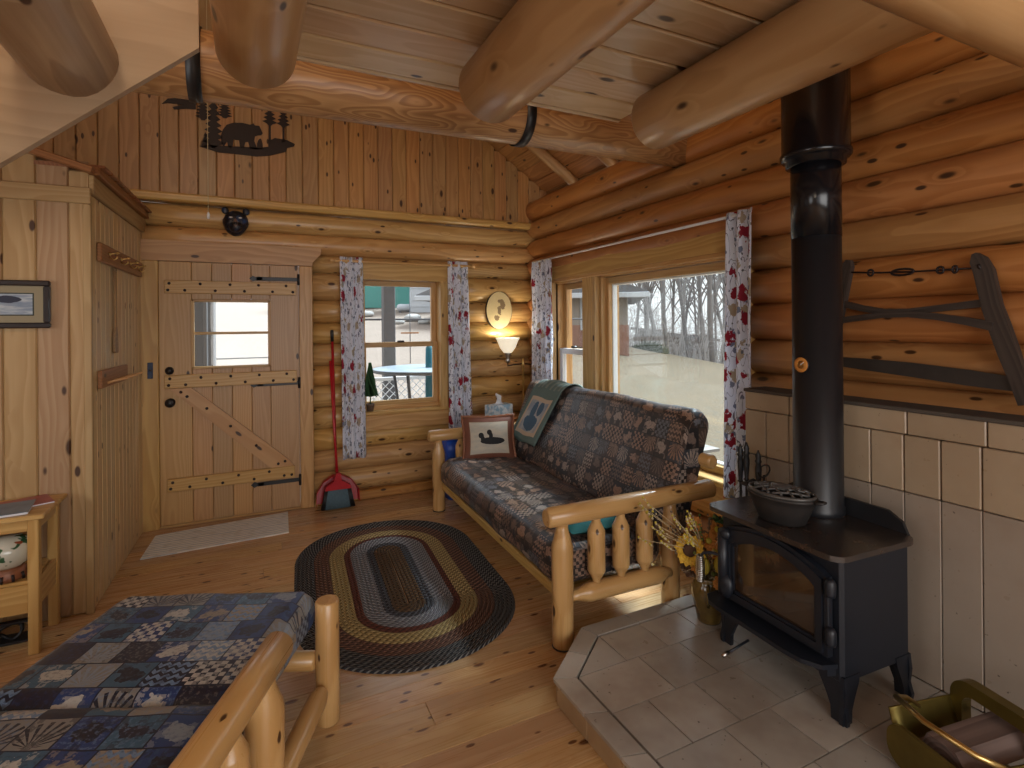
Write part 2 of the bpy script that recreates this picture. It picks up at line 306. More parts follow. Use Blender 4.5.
def picture_mat(name, w, h, ground, mat, blob, rim, seed=0.0, ns=4.0):
    """g in metres from lower left: matted picture with a dark two-bird blot over water, generic"""
    t = NT(name); g = t.g(); x, y, z = t.sep(g)
    ux, uy = t.M('DIVIDE', x, w), t.M('DIVIDE', y, h)
    ex = t.M('MINIMUM', ux, t.M('SUBTRACT', 1.0, ux)); ey = t.M('MINIMUM', uy, t.M('SUBTRACT', 1.0, uy))
    e = t.M('MINIMUM', t.M('MULTIPLY', ex, w), t.M('MULTIPLY', ey, h))
    n1 = t.noise(t.comb(ux, t.M('MULTIPLY', uy, 2.2), seed), ns, 4, 0.6)
    c = t.mix(t.step(n1, 0.35, 0.65), ground[0], ground[1])
    return t, ux, uy, e, n1, c, mat, blob, rim
def finish_picture(args, inset, rimw, birds):
    t, ux, uy, e, n1, c, mat, blob, rim = args
    for (bx, by, rx, ry, amp) in birds:
        d = t.V('LENGTH', t.comb(t.M('DIVIDE', t.M('SUBTRACT', ux, bx), rx), t.M('DIVIDE', t.M('SUBTRACT', uy, by), ry)))
        d = t.M('ADD', d, t.M('MULTIPLY', t.M('SUBTRACT', n1, 0.5), amp))
        c = t.mix(t.M('LESS_THAN', d, 1.0), c, blob)
    c = t.mix(t.M('LESS_THAN', e, inset+rimw), c, rim)
    c = t.mix(t.M('LESS_THAN', e, inset), c, mat)
    return t.bsdf(c, 0.6, 0, 0.3)
pic_print = finish_picture(picture_mat('winter_bird_print', 0.56, 0.20, ((0.42, 0.47, 0.52), (0.20, 0.25, 0.33)), (0.26, 0.22, 0.14), (0.03, 0.035, 0.06), (0.03, 0.04, 0.035)), 0.042, 0.006,
    [(0.30, 0.5, 0.17, 0.24, 0.9), (0.74, 0.62, 0.09, 0.10, 0.9), (0.52, 0.42, 0.1, 0.1, 0.9)])
loon_face = finish_picture(picture_mat('loon_pillow_tapestry', 0.40, 0.34, ((0.55, 0.50, 0.40), (0.45, 0.43, 0.37)), (0.17, 0.065, 0.04), (0.012, 0.012, 0.014), (0.46, 0.40, 0.30), 2.0), 0.045, 0.004,
    [(0.56, 0.42, 0.25, 0.085, 0.35), (0.33, 0.55, 0.055, 0.065, 0.3), (0.50, 0.62, 0.05, 0.065, 0.3), (0.36, 0.46, 0.04, 0.09, 0.3), (0.53, 0.53, 0.04, 0.09, 0.3)])
def mk_throw():
    a = picture_mat('woven_throw_face', 0.42, 1.05, ((0.46, 0.46, 0.44), (0.25, 0.30, 0.37)), (0.14, 0.20, 0.185), (0.08, 0.14, 0.21), (0.56, 0.45, 0.33), 5.0)
    t, ux, uy, e, n1, c, mat, blob, rim = a
    for (bx, by, rx, ry, amp) in [(0.48, 0.15, 0.20, 0.06, 0.8), (0.42, 0.24, 0.08, 0.07, 0.8), (0.62, 0.27, 0.09, 0.05, 0.9)]:
        d = t.V('LENGTH', t.comb(t.M('DIVIDE', t.M('SUBTRACT', ux, bx), rx), t.M('DIVIDE', t.M('SUBTRACT', uy, by), ry)))
        d = t.M('ADD', d, t.M('MULTIPLY', t.M('SUBTRACT', n1, 0.5), amp)); c = t.mix(t.M('LESS_THAN', d, 1.0), c, blob)
    e2 = t.M('MINIMUM', t.M('SUBTRACT', e, 0.0), t.M('MULTIPLY', t.M('SUBTRACT', 0.40, uy), 1.05))
    c = t.mix(t.M('LESS_THAN', e2, 0.085), c, rim); c = t.mix(t.M('LESS_THAN', e2, 0.055), c, mat)
    stripe = t.M('MULTIPLY', t.M('LESS_THAN', t.M('FRACT', t.M('MULTIPLY', ux, 7.0)), 0.4), t.M('GREATER_THAN', uy, 0.42))
    c = t.mix(t.M('MULTIPLY', stripe, 0.8), c, (0.25, 0.28, 0.25))
    c = t.mix(t.M('GREATER_THAN', uy, 0.56), c, (0.24, 0.37, 0.37))
    return t.bsdf(c, 0.85, 0, 0.2)
throwm = mk_throw()
plaq = finish_picture(picture_mat('cream_plaque_painting', 0.28, 0.374, ((0.62, 0.50, 0.27), (0.60, 0.48, 0.25)), (0.60, 0.48, 0.25), (0.19, 0.13, 0.07), (0.60, 0.48, 0.25), 9.0, 11.0), 0.01, 0.001,
    [(0.62, 0.62, 0.10, 0.10, 1.8), (0.50, 0.50, 0.07, 0.12, 2.2), (0.40, 0.30, 0.10, 0.07, 2.2), (0.56, 0.74, 0.13, 0.05, 2.2)])
def mk_leafpot():
    t = NT('painted_stoneware'); co = t.n('ShaderNodeTexCoord').outputs['Object']
    c = t.mix(t.step(t.noise(co, 13, 2, 0.5), 0.57, 0.60), (0.60, 0.60, 0.50), (0.03, 0.10, 0.045))
    c = t.mix(t.step(t.noise(t.V('ADD', co, (3, 1, 2)), 11, 2, 0.5), 0.66, 0.68), c, (0.28, 0.07, 0.03))
    return t.bsdf(c, 0.2, 0, 0.5, None, 0.4)
leafpot = mk_leafpot()
def mk_vase():
    t = NT('olive_glazed_pottery'); co = t.n('ShaderNodeTexCoord').outputs['Object']
    c = t.ramp(t.noise(co, 9, 3, 0.6), [(0.3, (0.06, 0.035, 0.012)), (0.55, (0.13, 0.085, 0.02)), (0.75, (0.25, 0.14, 0.03))])
    return t.bsdf(c, 0.15, 0, 0.5, None, 0.6)
vasem = mk_vase()
def mk_tissuebox():
    t = NT('blue_print_carton'); co = t.n('ShaderNodeTexCoord').outputs['Object']
    c = t.mix(t.step(t.noise(co, 18, 3, 0.6), 0.42, 0.6), (0.28, 0.45, 0.60), (0.68, 0.76, 0.82))
    return t.bsdf(c, 0.5, 0, 0.4)
tissuebox = mk_tissuebox()
def mk_bearhead():
    t = NT('black_bear_enamel'); co = t.n('ShaderNodeTexCoord').outputs['Object']
    c = t.mix(t.step(t.noise(co, 22, 3, 0.6), 0.5, 0.68), (0.006, 0.007, 0.013), (0.02, 0.06, 0.16))  # blue patches are highlights put into the colour
    return t.bsdf(c, 0.3, 0, 0.6, t.bump(t.noise(co, 55, 3), 0.8, 0.01))
bearm = mk_bearhead()
snout = plain('tan_snout', (0.16, 0.10, 0.075), 0.4)
magcov = plain('magazine_cover', (0.10, 0.17, 0.26), 0.3, 0, 0.7, 9)
magred = plain('red_magazine_cover', (0.30, 0.05, 0.06), 0.3, 0, 0.5, 12)

# ------------------------------------------------------------------ geometry helpers
def I4(): return Matrix.Identity(4)
def T(x, y, z): return Matrix.Translation((x, y, z))
def RX(a): return Matrix.Rotation(a, 4, 'X')
def RY(a): return Matrix.Rotation(a, 4, 'Y')
def RZ(a): return Matrix.Rotation(a, 4, 'Z')

class MB:
    def __init__(s): s.v = []; s.f = []; s.g = []; s.sm = []; s.mi = []
    def add(s, vs, fs, gs, smooth=False, mi=0, X=None):
        o = len(s.v)
        s.v += [tuple(X @ Vector(v)) for v in vs] if X is not None else [tuple(v) for v in vs]
        s.g += [tuple(x) for x in gs]
        for f in fs: s.f.append([o+i for i in f]); s.sm.append(smooth); s.mi.append(mi)
        return s
    def box(s, c, size, X=None, bev=0.004, grain=None, mi=0):
        """box centred at c; grain = axis index of the wood grain (longest by default)"""
        h = [max(1e-5, a/2) for a in size]; b = min(bev, min(h)*0.45)
        ax = grain if grain is not None else max(range(3), key=lambda i: size[i])
        vs = []; idx = {}
        for sx in (-1, 1):
            for sy in (-1, 1):
                for sz in (-1, 1):
                    sg = (sx, sy, sz)
                    for k in range(3):
                        idx[(sg, k)] = len(vs)
                        vs.append(tuple(c[i]+sg[i]*(h[i] if i == k else h[i]-b) for i in range(3)))
        fs = []
        for k in range(3):
            a, d = [i for i in range(3) if i != k]
            for sk in (-1, 1):
                q = []
                for sa, sd in ((-1, -1), (1, -1), (1, 1), (-1, 1)):
                    sg = [0, 0, 0]; sg[k] = sk; sg[a] = sa; sg[d] = sd; q.append(idx[(tuple(sg), k)])
                fs.append(q)
        for k in range(3):
            a, d = [i for i in range(3) if i != k]
            for sa in (-1, 1):
                for sd in (-1, 1):
                    g0 = [0, 0, 0]; g0[a] = sa; g0[d] = sd; g1 = list(g0); g0[k] = -1; g1[k] = 1
                    fs.append([idx[(tuple(g0), a)], idx[(tuple(g1), a)], idx[(tuple(g1), d)], idx[(tuple(g0), d)]])
        for sx in (-1, 1):
            for sy in (-1, 1):
                for sz in (-1, 1): fs.append([idx[((sx, sy, sz), k)] for k in range(3)])
        o = [i for i in range(3) if i != ax]
        gs = [(v[ax]-c[ax], v[o[0]]-c[o[0]], v[o[1]]-c[o[1]]) for v in vs]
        return s.add(vs, fs, gs, False, mi, X)
    def bar(s, p, q, w, t, up=(0, 0, 1), bev=0.003, mi=0, X=None):
        """rectangular bar from p to q, w wide along 'side', t thick along up"""
        p, q = Vector(p), Vector(q); d = q-p; L = d.length; d.normalize(); u = Vector(up); sd = d.cross(u).normalized(); u = sd.cross(d)
        M_ = Matrix.Translation((p+q)/2) @ Matrix((d, sd, u)).transposed().to_4x4()
        return s.box((0, 0, 0), (L, w, t), (X @ M_) if X is not None else M_, bev, 0, mi)
    def tube(s, pts, rad, n=12, caps=True, up=None, ell=None, wob=0.0, mi=0, X=None, seed=0.0, smooth=True, closed=False):
        pts = [Vector(p) for p in pts]; m = len(pts)
        rad = [rad]*m if not hasattr(rad, '__len__') else list(rad)
        tans = []
        for i in range(m):
            if closed: d = pts[(i+1) % m]-pts[i-1]
            else: d = pts[min(i+1, m-1)]-pts[max(i-1, 0)]
            tans.append(d.normalized())
        u = Vector(up) if up else (Vector((0, 0, 1)) if abs(tans[0].z) < 0.9 else Vector((1, 0, 0)))
        u = (u-tans[0]*u.dot(tans[0])).normalized()
        vs = []; gs = []; L = 0.0; ring = []
        for i in range(m):
            if i:
                L += (pts[i]-pts[i-1]).length
                q = tans[i-1].rotation_difference(tans[i]); u = (q @ u); u = (u-tans[i]*u.dot(tans[i])).normalized()
            sd = tans[i].cross(u)
            row = []
            for k in range(n):
                a = 2*PI*k/n; rr = rad[i]
                if wob: rr *= 1+wob*mnoise.noise(Vector((L*2.1+seed, math.cos(a)*1.2, math.sin(a)*1.2+seed*3)))
                ex, ey = ell if ell else (1, 1)
                row.append(len(vs)); vs.append(pts[i]+sd*(math.cos(a)*rr*ex)+u*(math.sin(a)*rr*ey))
                gs.append((L, math.cos(a)*rr, math.sin(a)*rr))
            ring.append(row)
        fs = []
        for i in range(m if closed else m-1):
            a, b = ring[i], ring[(i+1) % m]
            for k in range(n): fs.append([a[k], a[(k+1) % n], b[(k+1) % n], b[k]])
        s.add(vs, fs, gs, smooth, mi, X)
        if caps and not closed:
            o = len(s.v)-len(vs)
            for row in (ring[0], ring[-1]):
                s.f.append([o+k for k in row]); s.sm.append(False); s.mi.append(mi)
        return s
    def log(s, p, q, r0, r1=None, n=20, seg=0.25, wob=0.05, bev=0.012, seed=None, mi=0, bow=0.0, X=None):
        p, q = Vector(p), Vector(q); L = (q-p).length; r1 = r0 if r1 is None else r1
        k = max(2, int(L/seg)); sd = random.random()*50 if seed is None else seed
        ts = [0.0, bev/L]+[i/k for i in range(1, k)]+[1-bev/L, 1.0]
        pts = [p.lerp(q, t)+Vector((0, 0, 1))*(bow*math.sin(PI*t)) for t in ts]
        rs = [r0+(r1-r0)*t for t in ts]; rs[0] -= bev*0.8; rs[-1] -= bev*0.8
        return s.tube(pts, rs, n, True, wob=wob, seed=sd, mi=mi, X=X)
    def lathe(s, prof, n=24, X=None, mi=0, sx=1.0, sy=1.0, smooth=True):
        vs = []; gs = []; rows = []; L = 0
        for i, (r, z) in enumerate(prof):
            if i: L += math.hypot(r-prof[i-1][0], z-prof[i-1][1])
            row = []
            for k in range(n):
                a = 2*PI*k/n; row.append(len(vs)); vs.append((r*math.cos(a)*sx, r*math.sin(a)*sy, z)); gs.append((L, r*math.cos(a), r*math.sin(a)))
            rows.append(row)
        fs = []
        for a, b in zip(rows, rows[1:]):
            for k in range(n): fs.append([a[k], a[(k+1) % n], b[(k+1) % n], b[k]])
        o = len(s.v); s.add(vs, fs, gs, smooth, mi, X)
        for row in (rows[0], rows[-1]):
            s.f.append([o+k for k in row]); s.sm.append(False); s.mi.append(mi)
        return s
    def prism(s, poly, depth, X=None, mi=0, grain=0):
        """poly in local xy extruded along +z by depth"""
        n = len(poly); vs = [(x, y, 0) for x, y in poly]+[(x, y, depth) for x, y in poly]
        fs = [list(range(n))[::-1], list(range(n, 2*n))]+[[i, (i+1) % n, n+(i+1) % n, n+i] for i in range(n)]
        gs = [((x, y, z) if grain == 0 else (y, x, z)) for x, y, z in vs]
        return s.add(vs, fs, gs, False, mi, X)
    def grid(s, fn, nu, nv, X=None, mi=0, smooth=True, gfn=None):
        vs = []; gs = []
        for i in range(nu+1):
            for j in range(nv+1):
                u, v = i/nu, j/nv; p = fn(u, v); vs.append(p); gs.append(gfn(u, v) if gfn else p)
        fs = [[i*(nv+1)+j, (i+1)*(nv+1)+j, (i+1)*(nv+1)+j+1, i*(nv+1)+j+1] for i in range(nu) for j in range(nv)]
        return s.add(vs, fs, gs, smooth, mi, X)
    def ball(s, c, r, n=12, m=8, sc=(1, 1, 1), mi=0, X=None):
        prof = [(max(1e-4, math.sin(PI*i/m))*r, -math.cos(PI*i/m)*r) for i in range(m+1)]
        M_ = Matrix.Translation(c) @ Matrix.Diagonal((*sc, 1))
        return s.lathe(prof, n, (X @ M_) if X is not None else M_, mi)
    def cushion(s, L, prof, ends=((0, .72), (.02, .9), (.055, 1.0)), mi=0, X=None, puff=0.0, nl=18, seed=0.0):
        """pillow-like slab: closed profile in (x,z) swept along y with rounded ends"""
        cx = sum(p[0] for p in prof)/len(prof); cz = sum(p[1] for p in prof)/len(prof)
        st = [(a, k) for a, k in ends]+[(ends[-1][0]+(L-2*ends[-1][0])*i/nl, 1.0) for i in range(1, nl)]+[(L-a, k) for a, k in reversed(ends)]
        arc = [0.0]
        for i in range(1, len(prof)): arc.append(arc[-1]+math.hypot(prof[i][0]-prof[i-1][0], prof[i][1]-prof[i-1][1]))
        n = len(prof); vs = []; gs = []
        for l, k in st:
            # shrink by a fixed inset so that thin profiles stay thin
            for i, (x, z) in enumerate(prof):
                dx, dz = x-cx, z-cz; ins = (1-k)*0.16
                kx = 1-min(0.45, ins/max(1e-3, max(abs(p[0]-cx) for p in prof))); kz = 1-min(0.6, ins/max(1e-3, max(abs(p[1]-cz) for p in prof)))
                w = puff*mnoise.noise(Vector((l*3.3+seed, arc[i]*4.0, seed)))+puff*0.5*mnoise.noise(Vector((l*11+seed, arc[i]*11.0, seed)))
                d = math.hypot(dx, dz) or 1
                vs.append((cx+dx*kx+w*dx/d, l, cz+dz*kz+w*dz/d)); gs.append((l, arc[i], 0))
        fs = []
        for j in range(len(st)-1):
            for i in range(n): fs.append([j*n+i, j*n+(i+1) % n, (j+1)*n+(i+1) % n, (j+1)*n+i])
        # duplicate seam column would be needed for exact g on the last face; it sits at the hidden side
        o = len(s.v); s.add(vs, fs, gs, True, mi, X)
        for j in (0, len(st)-1):
            b = j*n; cap = len(s.v); sub = [vs[b+i] for i in range(n)]
            s.add(sub, [list(range(n))], [(p[0], p[2], 0) for p in sub], False, mi, X)
        return s
    def build(s, name, mats, parent=None, loc=None, solid=None, rotz=None):
        me = bpy.data.meshes.new(name); me.from_pydata(s.v, [], s.f)
        at = me.attributes.new('g', 'FLOAT_VECTOR', 'POINT')
        at.data.foreach_set('vector', [c for g in s.g for c in g])
        me.polygons.foreach_set('use_smooth', s.sm); me.polygons.foreach_set('material_index', s.mi)
        for m in (mats if isinstance(mats, (list, tuple)) else [mats]): me.materials.append(m)
        bm = bmesh.new(); bm.from_mesh(me); bmesh.ops.recalc_face_normals(bm, faces=bm.faces); bm.to_mesh(me); bm.free(); me.update()
        o = bpy.data.objects.new(name, me); COL.objects.link(o)
        if loc: o.location = loc
        if rotz: o.rotation_euler.z = rotz
        if parent: o.parent = parent
        if solid:
            md = o.modifiers.new('thick', 'SOLIDIFY'); md.thickness = solid; md.offset = 0
        return o

def tag(o, label=None, cat=None, group=None, kind=None):
    if label: o['label'] = label
    if cat: o['category'] = cat
    if group: o['group'] = group
    if kind: o['kind'] = kind
    return o
def thing(name, label, cat, loc=(0, 0, 0), rotz=0.0, group=None):
    o = bpy.data.objects.new(name, None); COL.objects.link(o); o.location = loc; o.rotation_euler.z = rotz
    o.empty_display_size = 0.1
    return tag(o, label, cat, group)
def struct(name, mb, m, label=None, cat=None, parent=None):
    o = mb.build(name, m, parent)
    if parent is None: tag(o, label, cat, None, 'structure')
    return o
def dup(root, loc, rotz=None, label=None, scale=None):
    def rec(o, parent):
        c = o.copy(); COL.objects.link(c); c.parent = parent
        for ch in o.children: rec(ch, c)
        return c
    r = rec(root, None); r.location = loc
    if rotz is not None: r.rotation_euler.z = rotz
    if scale: r.scale = scale
    if label: r['label'] = label
    return r
def rrect(x0, x1, z0, z1, r, n=5):
    pts = []
    for cx, cz, a0 in ((x1-r, z0+r, -90), (x1-r, z1-r, 0), (x0+r, z1-r, 90), (x0+r, z0+r, 180)):
        for i in range(n+1):
            a = R(a0+90*i/n); pts.append((cx+r*math.cos(a), cz+r*math.sin(a)))
    return pts
def dense(poly, step):
    out = []
    for i in range(len(poly)):
        a, b = poly[i], poly[(i+1) % len(poly)]; L = math.hypot(b[0]-a[0], b[1]-a[1]); k = max(1, int(L/step))
        for j in range(k): out.append((a[0]+(b[0]-a[0])*j/k, a[1]+(b[1]-a[1])*j/k))
    return out
def cut(a, b, holes):
    """interval a..b minus holes"""
    segs = [(a, b)]
    for h0, h1 in holes:
        ns = []
        for s0, s1 in segs:
            if h1 <= s0 or h0 >= s1: ns.append((s0, s1)); continue
            if h0 > s0: ns.append((s0, h0))
            if h1 < s1: ns.append((h1, s1))
        segs = ns
    return [s_ for s_ in segs if s_[1]-s_[0] > 0.02]

# ------------------------------------------------------------------ camera
cam = bpy.data.cameras.new('camera'); co = bpy.data.objects.new('camera', cam); COL.objects.link(co)
cam.sensor_width = 36; cam.sensor_fit = 'HORIZONTAL'; cam.lens = 36*538.0/1024
cam.shift_y = (325.7-384)/1024; cam.clip_start = 0.02; cam.clip_end = 400
co.location = (0, 0, 1.5)
co.matrix_world = Matrix.Translation((0, 0, 1.5)) @ RZ(R(-26.0)) @ RX(R(90)) @ RZ(R(-0.5))
scene.camera = co

# ------------------------------------------------------------------ the setting
XW, YB = 2.63, 4.88           # log seam planes of the window wall and the door wall
# floor: boards running along x
mb = MB(); y = -2.3
while y < 4.95:
    w = 0.133; x = -3.3+random.random()*-1.5
    while x < 2.75:
        L = random.uniform(2.2, 4.2)
        mb.box((x+L/2, y+w/2, -0.0125), (L-0.0015, w-0.0016, 0.025), bev=0.0015); x += L
    y += w
mb.box((-0.3, 1.3, -0.06), (6.4, 7.4, 0.06), bev=0)
struct('floor', mb, W['floor'], 'varnished knotty pine board floor running under the rug and sofa', 'floor')

# right wall: round logs along y with the window opening
mb = MB()
seamz = [0.09, 0.275, 0.465, 0.655, 0.845, 1.03, 1.22, 1.41, 1.61, 1.80, 1.985, 2.18, 2.366, 2.56, 2.765]
for i, (a, b) in enumerate(zip(seamz, seamz[1:])):
    zc = (a+b)/2; hole = [(2.20, 4.42)] if 0.53 < zc < 1.96 else []
    for s0, s1 in cut(-2.4, 5.02, hole):
        n = max(2, int((s1-s0)/0.3)); sd = i*3.7+s0
        pts = [(XW+0.012*mnoise.noise(Vector((i*5.1, k*0.5, 0))), s0+(s1-s0)*k/n, zc) for k in range(n+1)]
        mb.tube(pts, (b-a)/2*1.03, 20, True, up=(0, 0, 1), ell=(0.98, 1.0), wob=0.035, seed=sd)
mb.tube([(XW+0.19, -2.4, 2.80), (XW+0.19, 5.02, 2.80)], 0.075, 16)
mb.tube([(XW, -2.4, 0.0), (XW, 5.02, 0.0)], 0.10, 16)
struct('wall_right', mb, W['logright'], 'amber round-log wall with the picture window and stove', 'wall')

# back wall: logs along x with openings for door and window
mb = MB()
seams = [0.075, 0.26, 0.445, 0.63, 0.816, 1.0, 1.17, 1.358, 1.537, 1.73, 1.963, 2.115, 2.287, 2.46]
for i, (a, b) in enumerate(zip(seams, seams[1:])):
    zc = (a+b)/2; holes = []
    if zc < 2.06: holes.append((-0.69, 0.47))
    if 0.66 < zc < 1.97: holes.append((0.87, 1.65))
    for s0, s1 in cut(-0.78, 2.75, holes):
        n = max(2, int((s1-s0)/0.3)); sd = i*2.9+s0
        pts = [(s0+(s1-s0)*k/n, YB+0.01*mnoise.noise(Vector((k*0.5, i*4.1, 3))), zc) for k in range(n+1)]
        mb.tube(pts, (b-a)/2*1.03, 20, True, up=(0, 0, 1), ell=(0.92, 1.0), wob=0.035, seed=sd)
for s0, s1 in cut(-0.78, 2.75, [(-0.69, 0.47)]): mb.tube([(s0, YB, -0.02), (s1, YB, -0.02)], 0.105, 16)
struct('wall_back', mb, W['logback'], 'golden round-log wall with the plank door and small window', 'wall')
# ledge log split along its top under the gable, base board
mb = MB(); mb.box((0.95, 4.835, 2.497), (3.5, 0.15, 0.066), bev=0.02)
struct('trim_1', mb, W['logback'], 'flat-topped pale ledge log along the foot of the plank gable', 'trim')
mb = MB(); mb.box((1.56, 4.80, 0.04), (2.12, 0.07, 0.08), bev=0.01)
struct('baseboard_back', mb, W['logright'], 'pine base board below the back log wall', 'baseboard')

# gable of vertical boards
mb = MB(); x = -3.4; k = 0
def roofz(x): return 2.92-0.655*(x-2.695) if x > -0.2 else 2.92-0.655*(-0.2-2.695)+0.655*(x+0.2)
while x < 2.72:
    w = 0.127; top = min(roofz(x), roofz(x+w))+0.06
    z0 = 2.52 if x > -0.86 else 0.0
    mb.box((x+w/2, 4.86, (z0+top)/2), (w-0.003, 0.03, top-z0), bev=0.006); x += w
mb.box((-0.3, 4.90, 3.6), (6.3, 0.03, 2.2), bev=0, grain=2)
struct('wall_gable', mb, W['gable'], 'orange knotty vertical board gable above the log ledge', 'wall')

# roof underside boards (along y) and ridge
mb = MB()
for sgn in (1, -1):
    for k in range(24):
        x0 = -0.2+sgn*k*0.135; x1 = x0+sgn*0.1335
        if abs(x1+0.2) > 3.15: continue
        z0, z1 = roofz(x0)+0.02, roofz(x1)+0.02
        mb.bar(((x0+x1)/2, -2.4, (z0+z1)/2), ((x0+x1)/2, 5.05, (z0+z1)/2), math.hypot(x1-x0, z1-z0), 0.03, up=(sgn*0.655, 0, 1), bev=0.005)
struct('ceiling', mb, W['roof'], 'sloping tongue-and-groove pine roof boards above the gable', 'ceiling')
# the upper part of the left wall and the closet
ang = math.atan2(0.042, 1.29)
mb = MB(); x = -3.25
while x < -0.80:
    w = 0.1335; top = 2.29+0.29*(-0.755-x)+0.02
    x1 = min(x+w, -0.757)
    mb.box(((x+x1)/2, 3.562, top/2), (x1-x-0.0012, 0.03, top), bev=0.009); x += w
mb.box((-2.0, 3.60, 1.2), (2.45, 0.02, 2.4), bev=0)
struct('wall_left', mb, W['closet'], 'pale board front of the closet behind the side table', 'wall')
mb = MB(); L = 1.29; nb = 14
for k in range(nb):
    a = k/nb
    mb.box((-0.772, 3.55+(k+0.5)*L/nb, 1.11), (0.03, L/nb-0.0025, 2.22), X=T(-0.755, 3.55, 0) @ RZ(-ang) @ T(0.755, -3.55, 0), bev=0.005, grain=2)
struct('wall_closet', mb, W['closetside'], 'narrow board closet side wall carrying the coat pegs', 'wall')
def cl(x, y, z): # point on the closet side wall: x out from its face, y along it
    return (-0.757+x*math.cos(ang)+y*math.sin(ang), 3.55-x*math.sin(ang)+y*math.cos(ang), z)
def clm(): return T(-0.757, 3.55, 0) @ RZ(-ang)
mb = MB(); mb.box((0.008, 0.645, 2.27), (0.022, 1.30, 0.10), X=clm(), bev=0.004)
struct('trim_2', mb, W['closet'], 'flat trim board along the top of the closet side', 'trim')
mb = MB(); mb.box((-2.0, 3.537, 2.205), (2.50, 0.022, 0.085), bev=0.004)
struct('trim_3', mb, W['closet'], 'flat trim board across the top of the closet front', 'trim')
mb = MB(); mb.box((-0.766, 3.535, 1.08), (0.036, 0.028, 2.16), bev=0.004)
struct('trim_4', mb, W['closet'], 'corner board where closet front meets closet side', 'trim')
mb = MB()
mb.bar((-0.735, 3.535, 2.338), (-3.2, 3.535, 2.338+0.29*2.465), 0.08, 0.035, bev=0.004)
struct('trim_5', mb, W['redwood'], 'brown sloping cap board over the closet front', 'trim')
mb = MB(); mb.box((0.018, 0.645, 2.345), (0.055, 1.31, 0.045), X=clm(), bev=0.006)
for k in range(9): mb.box((0.03, 0.08+k*0.145, 2.372), (0.07, 0.13, 0.018), X=clm() @ T(0, 0, 0) , bev=0.006)
mb.box((-0.6, 0.64, 2.36), (1.2, 1.3, 0.02), X=clm(), bev=0)
struct('trim_6', mb, W['redwood'], 'brown shake-edged cap along the closet side top', 'trim')
# outer walls we cannot see from the photograph (left and behind), with made-up openings for the fill lights
mb = MB()
def planks_x(xf, y0, y1, z0, z1): mb.box((xf, (y0+y1)/2, (z0+z1)/2), (0.05, y1-y0, z1-z0), bev=0, grain=2)
planks_x(-3.28, -2.4, 4.9, 0, 0.75); planks_x(-3.28, -2.4, 4.9, 2.15, 3.0); planks_x(-3.28, 2.6, 4.9, 0.75, 2.15); planks_x(-3.28, -2.4, -0.4, 0.75, 2.15)
struct('wall_far_left', mb, W['gable'], 'board wall at the far left of the room', 'wall')
mb = MB()
def planks_y(yf, x0, x1, z0, z1): mb.box(((x0+x1)/2, yf, (z0+z1)/2), (x1-x0, 0.05, z1-z0), bev=0, grain=2)
planks_y(-2.35, -3.3, 2.75, 0, 0.5); planks_y(-2.35, -3.3, -2.3, 0.5, 2.4); planks_y(-2.35, 1.9, 2.75, 0.5, 2.4)
mb.prism([(-3.3, 2.4), (2.75, 2.4), (2.75, 2.95), (-0.2, 4.85), (-3.3, 2.85)], 0.05, X=T(0, -2.32, 0) @ RX(R(90)))
struct('wall_front', mb, W['gable'], 'board wall behind the camera with a wide made-up opening for fill light', 'wall')

# ------------------------------------------------------------------ door
mb = MB(); edges = [-0.612, -0.505, -0.397, -0.22, -0.04, 0.15, 0.262, 0.367]
edges = [-0.612, -0.46, -0.398, -0.27, -0.135, 0.0, 0.151, 0.262, 0.367]
edges = [-0.612, -0.398, -0.262, -0.125, 0.013, 0.151, 0.367]
for a, b in zip(edges, edges[1:]):
    mid = (a+b)/2
    parts = [(0.02, 2.01)] if (mid < -0.398 or mid > 0.151) else [(0.02, 1.19), (1.722, 2.01)]
    for z0, z1 in parts: mb.box((mid, 4.80, (z0+z1)/2), (b-a-0.002, 0.045, z1-z0), bev=0.004)
for c_, s_ in (((-0.123, 4.825, 1.87), (0.97, 0.012, 0.27)), ((-0.123, 4.825, 0.605), (0.97, 0.012, 1.16)), ((-0.505, 4.825, 1.455), (0.205, 0.012, 0.55)), ((0.258, 4.825, 1.455), (0.205, 0.012, 0.55))): mb.box(c_, s_, bev=0, grain=2)
door = struct('door_1', mb, W['door'], 'closed plank door with a small window and diagonal brace', 'door')
mb = MB()
mb.box((-0.685, 4.81, 1.005), (0.145, 0.09, 2.01), bev=0.005); mb.box((0.422, 4.81, 1.005), (0.105, 0.09, 2.01), bev=0.005)
mb.prism([(-0.80, 2.012), (0.475, 2.012), (0.475, 2.04), (0.545, 2.115), (0.545, 2.165), (-0.80, 2.165)], 0.085, X=T(0, 4.85, 0) @ RX(R(90)))
mb.box((-0.12, 4.845, 0.008), (1.0, 0.12, 0.016), bev=0.003)
struct('trim_7', mb, W['trim'], 'wide pine door frame with a flared head board', 'door frame')
def nails(parent, pts):
    for k, (x, z) in enumerate(pts):
        if not nails.src:
            m = MB(); m.ball((0, 0, 0), 0.011, 8, 6, (1, 0.6, 1)); o = m.build('nail_head', bronze, parent); nails.src.append(o)
        else:
            o = nails.src[0].copy(); COL.objects.link(o); o.parent = parent
        o.location = (x, 4.742, z)
nails.src = []
def ledge(x0, x1, z0, z1, pts):
    m = MB(); m.box(((x0+x1)/2, 4.76, (z0+z1)/2), (x1-x0, 0.034, z1-z0), bev=0.004); o = m.build('ledge_board', W['doorboard'], door); nails(o, pts); return o
def zig(x0, x1, z0, z1, n):
    return [(x0+(x1-x0)*(k+0.3)/n, (z0+0.025) if k % 2 else (z1-0.025)) for k in range(n)]
ledge(-0.572, 0.345, 1.765, 1.865, zig(-0.57, 0.34, 1.765, 1.865, 9)+[(-0.548, 1.79), (0.32, 1.79)])
